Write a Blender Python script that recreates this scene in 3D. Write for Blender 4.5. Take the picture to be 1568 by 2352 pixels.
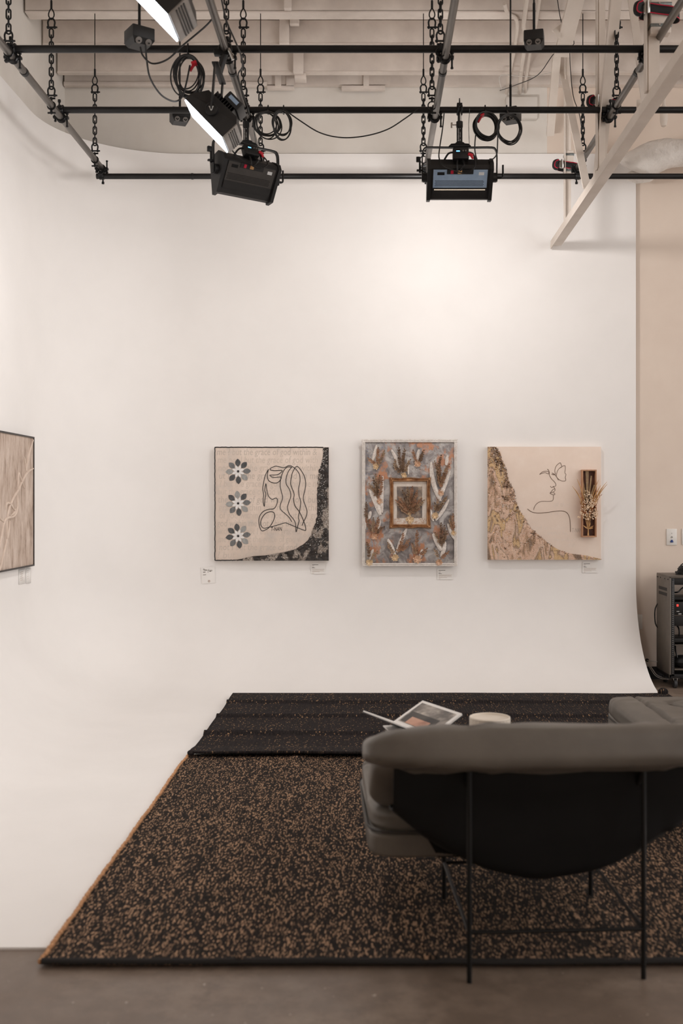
import bpy, bmesh, math, random
from mathutils import Vector, Matrix, noise, Euler

for o in list(bpy.data.objects):
    bpy.data.objects.remove(o, do_unlink=True)
random.seed(11)
R = math.radians
scene = bpy.context.scene
COL = scene.collection

# ------------------------------------------------------------------ camera
F, PX, PY, H = 2450.0, 848.0, 1150.0, 1.44      # focal length in px, principal point, eye height
cam_data = bpy.data.cameras.new('camera')
cam = bpy.data.objects.new('camera', cam_data)
COL.objects.link(cam)
cam.location = (0, 0, H)
cam.rotation_euler = (R(90), 0, 0)
cam_data.sensor_fit = 'VERTICAL'
cam_data.sensor_height = 36.0
cam_data.sensor_width = 24.0
cam_data.lens = F / 2352.0 * 36.0
cam_data.shift_x = (784.0 - PX) / 2352.0
cam_data.shift_y = -(1176.0 - PY) / 2352.0
cam_data.clip_end = 100
cam_data.dof.use_dof = True
cam_data.dof.focus_distance = 7.6
cam_data.dof.aperture_fstop = 2.6
scene.camera = cam

# ------------------------------------------------------------------ world, exposure
world = bpy.data.worlds.new('world')
scene.world = world
world.use_nodes = True
bg = world.node_tree.nodes['Background']
bg.inputs[0].default_value = (1.0, 0.955, 0.93, 1)
bg.inputs[1].default_value = 1.85
scene.view_settings.view_transform = 'Standard'
scene.view_settings.look = 'None'
scene.view_settings.gamma = 1.0
scene.view_settings.use_curve_mapping = False
scene.view_settings.exposure = 0.04
WARM = (1.0, 0.915, 0.86)
PANEL_W, SPOT_W, SPOT2_W = 19.0, 31.0, 7.0


def area(name, loc, direction, sx, sy, power, parent=None, spread=180, color=WARM):
    l = bpy.data.lights.new(name, 'AREA')
    l.shape = 'RECTANGLE'
    l.size, l.size_y = sx, sy
    l.energy = power
    l.color = color
    l.spread = R(spread)
    o = bpy.data.objects.new(name, l)
    COL.objects.link(o)
    o.rotation_euler = Vector(direction).to_track_quat('-Z', 'Y').to_euler()
    o.location = loc
    if parent:
        o.parent = parent
    return o


# ------------------------------------------------------------------ pixel helpers
def W(x, y, Y):
    return Vector(((x - PX) * Y / F, Y, H - (y - PY) * Y / F))


def FL(x, y, z=0.0):
    return W(x, y, F * (H - z) / (y - PY))


# ------------------------------------------------------------------ materials
def lin(c):
    out = []
    for v in c[:3]:
        v /= 255.0
        out.append(v / 12.92 if v <= 0.04045 else ((v + 0.055) / 1.055) ** 2.4)
    return (*out, 1.0)


class NT:
    def __init__(s, name):
        s.m = bpy.data.materials.new(name)
        s.m.use_nodes = True
        s.t = s.m.node_tree
        s.b = s.t.nodes['Principled BSDF']
        s.tc = None

    def n(s, typ, **kw):
        nd = s.t.nodes.new(typ)
        for k, v in kw.items():
            setattr(nd, k, v)
        return nd

    def link(s, a, b):
        s.t.links.new(a, b)

    def coord(s, scale=(1, 1, 1), rot=(0, 0, 0)):
        if s.tc is None:
            s.tc = s.n('ShaderNodeTexCoord')
        mp = s.n('ShaderNodeMapping')
        mp.inputs['Scale'].default_value = scale
        mp.inputs['Rotation'].default_value = rot
        s.link(s.tc.outputs['Object'], mp.inputs['Vector'])
        return mp.outputs[0]

    def noise(s, scale, detail=3, rough=.5, vec=None, dist=0.0):
        nd = s.n('ShaderNodeTexNoise')
        nd.inputs['Scale'].default_value = scale
        nd.inputs['Detail'].default_value = detail
        nd.inputs['Roughness'].default_value = rough
        nd.inputs['Distortion'].default_value = dist
        s.link(vec if vec is not None else s.coord(), nd.inputs['Vector'])
        return nd.outputs['Fac']

    def ramp(s, fac, stops, interp='LINEAR'):
        nd = s.n('ShaderNodeValToRGB')
        nd.color_ramp.interpolation = interp
        e = nd.color_ramp.elements
        while len(e) < len(stops):
            e.new(0.5)
        for i, (p, c) in enumerate(stops):
            e[i].position = p
            e[i].color = lin(c) if len(c) == 3 else c
        s.link(fac, nd.inputs[0])
        return nd.outputs[0]

    def mix(s, fac, a, b):
        nd = s.n('ShaderNodeMix', data_type='RGBA')
        for i, v in ((0, fac), (6, a), (7, b)):
            if isinstance(v, bpy.types.NodeSocket):
                s.link(v, nd.inputs[i])
            elif i == 0:
                nd.inputs[0].default_value = v
            else:
                nd.inputs[i].default_value = lin(v)
        return nd.outputs[2]

    def color(s, sock):
        s.link(sock, s.b.inputs['Base Color'])

    def bump(s, fac, strength=.3, dist=.01):
        nd = s.n('ShaderNodeBump')
        nd.inputs['Strength'].default_value = strength
        nd.inputs['Distance'].default_value = dist
        s.link(fac, nd.inputs['Height'])
        s.link(nd.outputs[0], s.b.inputs['Normal'])


MATS = {}


def mat(name, col, rough=.5, metal=0.0, col2=None, scale=8, detail=4, bump=0.0, bscale=60, bdist=.004, stretch=(1, 1, 1), spec=.5, lo=.35, hi=.65):
    t = NT(name)
    t.b.inputs['Base Color'].default_value = lin(col)
    t.b.inputs['Roughness'].default_value = rough
    t.b.inputs['Metallic'].default_value = metal
    t.b.inputs['Specular IOR Level'].default_value = spec
    c2 = col2 if col2 else tuple(max(0, v * .93) for v in col)
    v = t.coord(stretch)
    t.color(t.ramp(t.noise(scale, detail, .6, v), [(lo, c2), (hi, col)]))
    if bump:
        t.bump(t.noise(bscale, 4, .6, v), bump, bdist)
    MATS[name] = t.m
    return t.m


def emis(name, col, strength):
    t = NT(name)
    t.b.inputs['Base Color'].default_value = (0, 0, 0, 1)
    t.b.inputs['Emission Color'].default_value = lin(col)
    t.b.inputs['Emission Strength'].default_value = strength
    MATS[name] = t.m
    return t.m


mat('cyc_white', (238, 235, 232), .75, col2=(234, 231, 228), scale=1.6, bump=.04, bscale=180, bdist=.001)
mat('rug_hem', (30, 27, 26), .85)
mat('wall_white', (226, 221, 214), .8, col2=(218, 212, 204), scale=2.2, bump=.05, bscale=120, bdist=.001)
mat('wall_beige', (226, 211, 197), .8, col2=(220, 204, 190), scale=1.8, bump=.06, bscale=150, bdist=.001)
mat('wood_paint', (236, 226, 217), .8, col2=(212, 201, 192), scale=2.6, detail=8, bump=.15, bscale=60, bdist=.002)
mat('steel_white', (222, 212, 202), .55, col2=(208, 197, 186), scale=3, detail=8, bump=.06, bscale=40)
mat('pipe_black', (20, 20, 21), .38, .3, col2=(30, 29, 29), scale=6, detail=6)
mat('pipe_silver', (120, 115, 110), .36, .85, col2=(88, 84, 80), scale=9, detail=6, stretch=(1, .15, 1))
mat('iron_black', (17, 17, 18), .45, .4)
mat('chrome', (190, 188, 184), .22, 1.0)
mat('plastic_black', (22, 22, 23), .5, col2=(16, 16, 17), scale=20)
mat('housing_black', (34, 33, 33), .5, .1, col2=(26, 25, 25), scale=9, bump=.05, bscale=200, bdist=.001)
mat('housing_grey', (150, 146, 142), .4, .6, col2=(128, 124, 120), scale=10)
mat('panel_blue_reflection', (158, 180, 204), .4, .1, col2=(142, 164, 190), scale=10)  # blue-grey reflection on the lamp's rear, put into the base colour
mat('hole_black', (6, 6, 6), .9)
mat('rubber_cable', (14, 14, 15), .45, col2=(20, 20, 21), scale=30)
mat('red_tape', (196, 18, 40), .5)
mat('blue_tape', (24, 60, 130), .5)
mat('white_print', (225, 225, 222), .6)
mat('label_white', (220, 222, 222), .5)
mat('strap_black', (20, 19, 20), .7, bump=.3, bscale=300)
mat('strap_red', (190, 14, 54), .6)
mat('galv', (140, 146, 146), .4, .8, col2=(110, 116, 116), scale=30)
mat('duct_wrap', (226, 220, 213), .7, col2=(210, 203, 196), scale=5, bump=.8, bscale=14, bdist=.02)
mat('leather', (106, 100, 92), .48, col2=(93, 87, 80), scale=5, bump=.35, bscale=170, bdist=.0012)
mat('sling_black', (16, 16, 17), .65, spec=.3, col2=(11, 11, 12), scale=5, bump=.3, bscale=200, bdist=.001)
mat('leather_seam', (52, 48, 43), .6)
mat('leg_black', (18, 18, 18), .4, .4)
mat('ceramic', (226, 216, 202), .45, col2=(220, 209, 194), scale=6)
mat('paper', (236, 233, 229), .6, col2=(232, 229, 225), scale=6)
mat('book_dark', (34, 33, 34), .5)
mat('table_wood', (66, 54, 44), .45, col2=(52, 42, 34), scale=5, stretch=(1, 8, 1))
mat('plate_plastic', (232, 228, 222), .4)
mat('rack_metal', (104, 96, 88), .5, .1, col2=(94, 87, 79), scale=14, bump=.15, bscale=300, bdist=.0008)
mat('housing_rear', (66, 62, 59), .5, .1, col2=(56, 53, 50), scale=9)
mat('rack_black', (16, 16, 17), .5)
mat('rack_vent', (42, 39, 37), .7)
mat('caster_rubber', (54, 54, 55), .6)
mat('baseboard_black', (14, 14, 15), .5)
mat('cable_white', (208, 203, 196), .5)
mat('gold_frame', (196, 152, 110), .35, .6, col2=(140, 100, 70), scale=26, detail=6, bump=.4, bscale=120, bdist=.002)
mat('rope_white', (232, 226, 220), .7, col2=(214, 206, 199), scale=40)
mat('lace_white', (232, 224, 216), .8, col2=(206, 194, 184), scale=60, bump=.6, bscale=180, bdist=.003)
mat('leaf_brown', (140, 112, 88), .5, col2=(92, 70, 54), scale=30)
mat('leaf_rust', (178, 136, 104), .6, col2=(138, 98, 72), scale=30)
mat('leaf_bronze', (182, 154, 124), .4, .15, col2=(124, 98, 76), scale=40)
mat('blossom_peach', (228, 196, 168), .7, col2=(214, 172, 140), scale=40)
mat('blossom_cream', (232, 208, 172), .7, col2=(220, 190, 150), scale=40)
mat('ink_black', (22, 20, 22), .5)
mat('ink_brown', (118, 96, 80), .6)
mat('text_faint', (202, 188, 176), .7)
mat('text_fainter', (211, 196, 183), .7)
mat('text_pale', (238, 222, 209), .7)
mat('text_grey', (120, 112, 106), .7)
mat('petal_white', (232, 229, 226), .35, col2=(222, 219, 216), scale=30)
mat('petal_dark', (92, 93, 94), .3, col2=(66, 67, 69), scale=70, stretch=(1, 1, .4))
mat('petal_mid', (124, 125, 125), .3, col2=(94, 95, 96), scale=70, stretch=(1, 1, .4))
mat('petal_light', (164, 164, 161), .3, col2=(140, 140, 138), scale=70, stretch=(1, 1, .4))
mat('box_wood', (188, 142, 108), .55, col2=(164, 118, 86), scale=14, stretch=(4, 1, .6))
mat('box_inside', (104, 62, 44), .6, col2=(70, 42, 30), scale=14)
mat('straw', (206, 164, 112), .65, col2=(180, 134, 84), scale=40)
mat('straw_pale', (220, 196, 160), .65, col2=(196, 166, 126), scale=60)
mat('floret_cream', (234, 212, 186), .65, col2=(220, 190, 158), scale=40)
mat('pampas_rust', (186, 126, 84), .8, col2=(160, 100, 62), scale=60)
mat('frame_dark', (38, 33, 31), .5, col2=(58, 50, 46), scale=40)
mat('crystal', (240, 236, 230), .12, .3)
mat('crystal_gold', (196, 158, 112), .3, .5)
mat('crystal_brown', (92, 66, 46), .4, .2)
mat('crystal_blue', (150, 180, 230), .12, .3)
mat('crystal_peach', (222, 184, 158), .35, .2)
mat('relief_tan', (214, 197, 183), .7, col2=(202, 183, 168), scale=20)
mat('jute_tan', (206, 158, 116), .85, col2=(178, 130, 92), scale=60)
mat('mat_board', (226, 218, 208), .7, col2=(200, 186, 172), scale=14, detail=6)
emis('panel_glow', (236, 244, 255), 9.0)
emis('screen_glow', (120, 200, 255), 2.2)
emis('led_red', (255, 60, 50), 1.6)
emis('led_warm', (255, 232, 205), 1.1)


def special_materials():
    # concrete floor
    t = NT('concrete')
    v = t.coord()
    c = t.ramp(t.noise(1.6, 8, .62, v), [(.3, (96, 82, 72)), (.5, (126, 110, 97)), (.72, (146, 129, 114))])
    c2 = t.mix(t.ramp(t.noise(14, 6, .7, v), [(.40, (0, 0, 0)), (.62, (255, 255, 255))]), c, (112, 97, 85))
    nd = t.mix(t.ramp(t.noise(42, 2, .5, v), [(.72, (0, 0, 0)), (.76, (255, 255, 255))]), c2, (182, 168, 154))
    t.color(nd)
    t.link(t.ramp(t.noise(5, 5, .6, v), [(.3, (.3, .3, .3, 1)), (.7, (.55, .55, .55, 1))]), t.b.inputs['Roughness'])
    t.bump(t.noise(60, 4, .6, v), .08, .002)
    MATS['concrete'] = t.m

    # woven rugs: short stitches along y, a share of them tan
    def rug(name, sx, sy, tan_share, dark, mid, tan1, tan2, stripe):
        t = NT(name)
        v = t.coord((sx, sy, 1))
        vo = t.n('ShaderNodeTexVoronoi')
        vo.voronoi_dimensions = '2D'
        vo.inputs['Scale'].default_value = 1.0
        vo.inputs['Randomness'].default_value = .75
        t.link(v, vo.inputs['Vector'])
        sep = t.n('ShaderNodeSeparateColor')
        t.link(vo.outputs['Color'], sep.inputs[0])
        big = t.noise(2.4, 4, .6)
        fine = t.noise(16, 3, .6)
        add = t.n('ShaderNodeMath', operation='ADD')
        t.link(sep.outputs[0], add.inputs[0])
        sub = t.n('ShaderNodeMath', operation='MULTIPLY_ADD')
        t.link(big, sub.inputs[0])
        sub.inputs[1].default_value = .12
        sub.inputs[2].default_value = -.06
        t.link(sub.outputs[0], add.inputs[1])
        add2 = t.n('ShaderNodeMath', operation='MULTIPLY_ADD')
        t.link(fine, add2.inputs[0])
        add2.inputs[1].default_value = .06
        t.link(add.outputs[0], add2.inputs[2])
        sh = t.n('ShaderNodeMath', operation='SUBTRACT')
        t.link(add2.outputs[0], sh.inputs[0])
        sh.inputs[1].default_value = .03
        base = t.ramp(sep.outputs[1], [(0, dark), (1, mid)])
        tan = t.ramp(sep.outputs[2], [(0, tan1), (1, tan2)])
        th = 1 - tan_share
        mask = t.ramp(sh.outputs[0], [(th - .03, (0, 0, 0, 1)), (th + .03, (1, 1, 1, 1))])
        t.color(t.mix(mask, base, tan))
        t.b.inputs['Roughness'].default_value = .9
        t.b.inputs['Specular IOR Level'].default_value = .15
        inv = t.n('ShaderNodeMath', operation='SUBTRACT')
        inv.inputs[0].default_value = 1
        t.link(vo.outputs['Distance'], inv.inputs[1])
        h = inv.outputs[0]
        if stripe:
            w = t.n('ShaderNodeTexWave')
            w.inputs['Scale'].default_value = stripe
            w.bands_direction = 'X'
            t.link(t.coord(), w.inputs['Vector'])
            ad = t.n('ShaderNodeMath', operation='ADD')
            t.link(h, ad.inputs[0])
            t.link(w.outputs['Fac'], ad.inputs[1])
            h = ad.outputs[0]
        t.bump(h, .9, .006)
        MATS[name] = t.m
    rug('rug_brown', 215, 62, .31, (26, 22, 20), (50, 42, 37), (82, 65, 53), (186, 150, 120), 0)
    rug('rug_dark', 190, 95, .035, (30, 26, 27), (50, 44, 43), (120, 94, 72), (196, 156, 116), 18)

    # canvas of the line portrait with mottled blush paint
    def mottled(name, a, b, c, s, bump=.15):
        t = NT(name)
        v = t.coord((1, 1, 1))
        k = t.ramp(t.noise(s, 5, .6, v), [(.32, a), (.5, b), (.68, c)])
        t.color(k)
        t.b.inputs['Roughness'].default_value = .6
        t.bump(t.noise(150, 3, .6, v), bump, .001)
        MATS[name] = t.m
    mottled('canvas_blush', (202, 190, 180), (216, 199, 185), (226, 210, 197), 7)
    mottled('canvas_pale', (226, 207, 192), (230, 211, 196), (234, 217, 203), 4, .35)
    mottled('print_photo', (70, 66, 64), (128, 122, 116), (196, 186, 176), 9, 0)
    mottled('print_skin', (150, 108, 92), (196, 150, 128), (206, 164, 142), 6, 0)
    mottled('print_dark', (48, 46, 46), (66, 62, 60), (84, 80, 76), 8, 0)
    mottled('inner_picture', (84, 80, 82), (122, 108, 98), (168, 150, 132), 18, .2)

    # grey swirl canvas with rust washes
    t = NT('canvas_swirl')
    v = t.coord()
    g = t.ramp(t.noise(7, 8, .6, v, 1.6), [(.30, (92, 86, 86)), (.46, (136, 129, 127)), (.62, (186, 181, 177))])
    rst = t.ramp(t.noise(10.5, 3, .6, t.coord((1, 1, .7), (0, .6, 0))), [(.54, (0, 0, 0)), (.64, (255, 255, 255))])
    c = t.mix(rst, g, (184, 130, 98))
    t.color(c)
    t.b.inputs['Roughness'].default_value = .45
    t.bump(t.noise(60, 5, .6, v), .3, .003)
    MATS['canvas_swirl'] = t.m

    # dark resin crust with silver chips
    t = NT('resin_dark')
    v = t.coord()
    chips = t.ramp(t.noise(12, 3, .55, t.coord((1, 1, .6), (0, .5, 0))), [(.50, (0, 0, 0)), (.55, (255, 255, 255))])
    gr = t.ramp(t.noise(140, 3, .7, v), [(.35, (66, 56, 48)), (.5, (138, 124, 112)), (.66, (205, 196, 186))])
    dk = t.ramp(t.noise(45, 5, .7, v), [(.35, (16, 14, 14)), (.6, (52, 42, 36)), (.75, (92, 78, 68))])
    t.color(t.mix(chips, dk, gr))
    t.b.inputs['Roughness'].default_value = .3
    t.bump(t.noise(80, 5, .7, v), .8, .006)
    MATS['resin_dark'] = t.m

    # glitter sand: bands of peach, gold and brown flowing down the corner
    t = NT('glitter_sand')
    v = t.coord((1.5, 1, .55), (0, -.45, 0))
    b = t.ramp(t.noise(7.5, 3, .5, v, .8), [(.33, (86, 62, 44)), (.38, (150, 114, 80)), (.43, (226, 186, 160)), (.50, (228, 196, 174)), (.54, (122, 90, 62)), (.57, (214, 176, 120)), (.64, (222, 186, 132)), (.69, (96, 70, 50))])
    sp = t.ramp(t.noise(260, 2, .6, t.coord()), [(.36, (110, 82, 60)), (.5, (212, 176, 146)), (.66, (244, 228, 210))])
    t.color(t.mix(.32, b, sp))
    t.b.inputs['Roughness'].default_value = .4
    t.bump(t.noise(230, 3, .7, t.coord()), 1.0, .004)
    MATS['glitter_sand'] = t.m

    # tan plaster of the side painting, streaked vertically
    t = NT('plaster_tan')
    v = t.coord((1, 1, .3))
    a = t.ramp(t.noise(14, 7, .68, v), [(.30, (134, 114, 100)), (.46, (182, 162, 147)), (.62, (206, 189, 176))])
    cr = t.ramp(t.noise(26, 6, .7, t.coord((1, 1, .18))), [(.30, (255, 255, 255)), (.35, (0, 0, 0))])
    t.color(t.mix(cr, a, (84, 66, 54)))
    t.b.inputs['Roughness'].default_value = .8
    t.bump(t.noise(50, 6, .7, t.coord((1, 1, .5))), .6, .006)
    MATS['plaster_tan'] = t.m


special_materials()


# ------------------------------------------------------------------ mesh builder
def catmull(pts, n, closed=False):
    pts = [Vector(p) for p in pts]
    if n <= 1 or len(pts) < 3:
        return pts
    out = []
    m = len(pts)
    rng = m if closed else m - 1
    for i in range(rng):
        p0 = pts[(i - 1) % m] if closed else pts[max(i - 1, 0)]
        p1, p2 = pts[i], pts[(i + 1) % m]
        p3 = pts[(i + 2) % m] if closed else pts[min(i + 2, m - 1)]
        for k in range(n):
            t = k / n
            out.append(.5 * ((2 * p1) + (p2 - p0) * t + (2 * p0 - 5 * p1 + 4 * p2 - p3) * t * t + (3 * p1 - p0 - 3 * p2 + p3) * t ** 3))
    if not closed:
        out.append(pts[-1])
    return out


def world_off(p):
    v = Vector((0, 0, 0))
    while p is not None:
        v += Vector(p.location)
        p = p.parent
    return v


class MB:
    def __init__(s):
        s.v, s.f = [], []

    def add(s, vs, fs):
        b = len(s.v)
        s.v += [Vector(p) for p in vs]
        s.f += [tuple(b + i for i in f) for f in fs]
        return s

    def box(s, c, size, rot=None, bev=0.0):
        c = Vector(c)
        x, y, z = [d / 2 for d in size]
        M = rot.to_3x3() if isinstance(rot, Matrix) else (Euler(rot).to_matrix() if rot else Matrix.Identity(3))
        if bev <= 0:
            vs = [c + M @ Vector((a * x, b * y, d * z)) for a in (-1, 1) for b in (-1, 1) for d in (-1, 1)]
            return s.add(vs, [(0, 1, 3, 2), (4, 6, 7, 5), (0, 4, 5, 1), (2, 3, 7, 6), (0, 2, 6, 4), (1, 5, 7, 3)])
        bm = bmesh.new()
        bmesh.ops.create_cube(bm, size=1)
        bmesh.ops.scale(bm, vec=(2 * x, 2 * y, 2 * z), verts=bm.verts)
        bmesh.ops.bevel(bm, geom=list(bm.edges), offset=bev, segments=2, affect='EDGES', profile=.5)
        bm.verts.index_update()
        s.add([c + M @ q.co for q in bm.verts], [[q.index for q in f.verts] for f in bm.faces])
        bm.free()
        return s

    def tube(s, pts, r, n=8, sub=1, closed=False, caps=True, flat=None):
        pts = catmull(pts, sub, closed)
        m = len(pts)
        rs = r if isinstance(r, (list, tuple)) else None
        rings = []
        up = None
        for i, p in enumerate(pts):
            a = pts[(i - 1) % m] if closed else pts[max(i - 1, 0)]
            b = pts[(i + 1) % m] if closed else pts[min(i + 1, m - 1)]
            d = (b - a)
            d = d.normalized() if d.length > 1e-9 else Vector((0, 0, 1))
            if up is None:
                up = Vector((0, 0, 1)) if abs(d.z) < .9 else Vector((1, 0, 0))
            u = up - d * up.dot(d)
            if u.length < 1e-4:
                u = d.orthogonal()
            u.normalize()
            up = u
            w = d.cross(u)
            if rs:
                q = i / max(1, m - 1) * (len(rs) - 1)
                k = min(int(q), len(rs) - 2)
                rr = rs[k] + (rs[k + 1] - rs[k]) * (q - k)
            else:
                rr = r
            rings.append([p + (u * math.cos(2 * math.pi * j / n) + w * math.sin(2 * math.pi * j / n)) * rr for j in range(n)])
        vs = [q for ring in rings for q in ring]
        fs = []
        for i in range(m if closed else m - 1):
            i2 = (i + 1) % m
            for j in range(n):
                fs.append((i * n + j, i * n + (j + 1) % n, i2 * n + (j + 1) % n, i2 * n + j))
        if caps and not closed:
            fs.append(tuple(range(n - 1, -1, -1)))
            fs.append(tuple((m - 1) * n + j for j in range(n)))
        return s.add(vs, fs)

    def cyl(s, a, b, r, n=14, r2=None):
        return s.tube([a, b], [r, r if r2 is None else r2], n)

    def torus(s, c, Rr, r, axis, n=16, k=6, arc=2 * math.pi, start=0.0):
        ax = Vector(axis).normalized()
        u = ax.orthogonal().normalized()
        w = ax.cross(u)
        full = arc >= 2 * math.pi - 1e-6
        pts = [Vector(c) + (u * math.cos(start + arc * i / n) + w * math.sin(start + arc * i / n)) * Rr for i in range(n if full else n + 1)]
        return s.tube(pts, r, k, closed=full)

    def sph(s, c, rad, nu=12, nv=8, rot=None):
        c = Vector(c)
        rad = Vector((rad, rad, rad)) if not hasattr(rad, '__len__') else Vector(rad)
        M = Euler(rot).to_matrix() if rot else Matrix.Identity(3)
        vs = [c + M @ Vector((0, 0, rad.z))]
        for i in range(1, nv):
            t = math.pi * i / nv
            for j in range(nu):
                p = 2 * math.pi * j / nu
                vs.append(c + M @ Vector((rad.x * math.sin(t) * math.cos(p), rad.y * math.sin(t) * math.sin(p), rad.z * math.cos(t))))
        vs.append(c + M @ Vector((0, 0, -rad.z)))
        fs = [(0, 1 + j, 1 + (j + 1) % nu) for j in range(nu)]
        for i in range(nv - 2):
            for j in range(nu):
                a = 1 + i * nu
                fs.append((a + j, a + nu + j, a + nu + (j + 1) % nu, a + (j + 1) % nu))
        L = len(vs) - 1
        a = 1 + (nv - 2) * nu
        fs += [(L, a + (j + 1) % nu, a + j) for j in range(nu)]
        return s.add(vs, fs)

    def lathe(s, c, prof, n=32, mod=None):
        c = Vector(c)
        vs, fs = [], []
        for (r, z) in prof:
            for j in range(n):
                a = 2 * math.pi * j / n
                rr = r * (mod(a, z) if mod else 1)
                vs.append(c + Vector((rr * math.cos(a), rr * math.sin(a), z)))
        for i in range(len(prof) - 1):
            for j in range(n):
                fs.append((i * n + j, i * n + (j + 1) % n, (i + 1) * n + (j + 1) % n, (i + 1) * n + j))
        fs.append(tuple(range(n - 1, -1, -1)))
        return s.add(vs, fs)

    def prism(s, poly, d):
        """poly: list of world points (planar), d: extrusion vector"""
        poly = [Vector(p) for p in poly]
        d = Vector(d)
        n = len(poly)
        nrm = (poly[1] - poly[0]).cross(poly[2] - poly[1])
        vs = poly + [p + d for p in poly]
        a, b = tuple(range(n)), tuple(range(2 * n - 1, n - 1, -1))
        sides = [(i, (i + 1) % n, n + (i + 1) % n, n + i) for i in range(n)]
        fs = [tuple(reversed(a)), tuple(reversed(b))] + sides
        return s.add(vs, fs)

    def grid(s, P, nu, nv, flip=False):
        vs = [P(i / nu, j / nv) for j in range(nv + 1) for i in range(nu + 1)]
        fs = []
        for j in range(nv):
            for i in range(nu):
                a = j * (nu + 1) + i
                q = (a, a + 1, a + nu + 2, a + nu + 1)
                fs.append(q[::-1] if flip else q)
        return s.add(vs, fs)

    def build(s, name, m, parent=None, smooth=True, local=False, ang=38, kind=None, label=None, recalc=True):
        off = Vector((0, 0, 0)) if local else world_off(parent)
        me = bpy.data.meshes.new(name)
        me.from_pydata([tuple(p - off) for p in s.v], [], s.f)
        if recalc:
            bm = bmesh.new()
            bm.from_mesh(me)
            bmesh.ops.recalc_face_normals(bm, faces=bm.faces)
            bm.to_mesh(me)
            bm.free()
        if smooth:
            me.polygons.foreach_set('use_smooth', [True] * len(me.polygons))
            me.set_sharp_from_angle(angle=R(ang))
        me.materials.append(MATS[m])
        o = bpy.data.objects.new(name, me)
        COL.objects.link(o)
        if parent is not None:
            o.parent = parent
        if kind:
            o['kind'] = kind
        if label:
            o['label'] = label
        return o


def tag(o, label, cat, group=None):
    o['label'] = label
    o['category'] = cat
    if group:
        o['group'] = group
    return o


def thing(name, label, cat, loc=(0, 0, 0), group=None):
    o = bpy.data.objects.new(name, None)
    COL.objects.link(o)
    o.empty_display_size = .1
    o.location = loc
    return tag(o, label, cat, group)


def struct(o, label=None):
    o['kind'] = 'structure'
    if label:
        o['label'] = label
    return o


def dup(root, loc=None, label=None, rot=None, group=None):
    r = root.copy()
    COL.objects.link(r)
    if loc is not None:
        r.location = loc
    if rot is not None:
        r.rotation_euler = rot
    if label:
        r['label'] = label
    if group:
        r['group'] = group
    for ch in list(root.children):
        c = ch.copy()
        COL.objects.link(c)
        c.parent = r
        for g in list(ch.children):
            d = g.copy()
            COL.objects.link(d)
            d.parent = c
    return r


def share(o, name, loc, parent, rot=None, scale=None):
    c = bpy.data.objects.new(name, o.data)
    COL.objects.link(c)
    c.location = loc
    if rot is not None:
        c.rotation_euler = rot
    if scale is not None:
        c.scale = scale
    c.parent = parent
    return c


def text(name, body, origin, size, m, parent, rot=(R(90), 0, 0), depth=.0006, shear=0.0, align='LEFT'):
    cu = bpy.data.curves.new(name, 'FONT')
    cu.body = body
    cu.size = size
    cu.extrude = depth
    cu.shear = shear
    cu.align_x = align
    cu.resolution_u = 2
    o = bpy.data.objects.new(name, cu)
    COL.objects.link(o)
    me = bpy.data.meshes.new_from_object(o.evaluated_get(bpy.context.evaluated_depsgraph_get()))
    bpy.data.objects.remove(o, do_unlink=True)
    me.materials.clear()
    me.materials.append(MATS[m])
    o = bpy.data.objects.new(name, me)
    COL.objects.link(o)
    o.location = Vector(origin) - world_off(parent)
    o.rotation_euler = rot
    o.parent = parent
    return o


def interp(tab, v):
    for (a, x), (b, y) in zip(tab, tab[1:]):
        if a <= v <= b:
            return x + (y - x) * (v - a) / (b - a)
    return tab[-1][1] if v > tab[-1][0] else tab[0][1]

# ================================================================== STRUCTURE
YB, XL, XR = 8.57, -2.42, 2.14        # cyclorama faces
YW, XW = 8.62, -2.46                  # real walls behind it
RC, RF = .95, .80                     # corner radius, floor cove radius
YF = 3.42                             # front edge of the painted floor
ZT = H + (PY - 353) * YB / F          # top of the cyclorama
SL = .165


def zb(Y):                            # underside of the roof joists
    return 4.775 + SL * (8.6 - Y)


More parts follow.
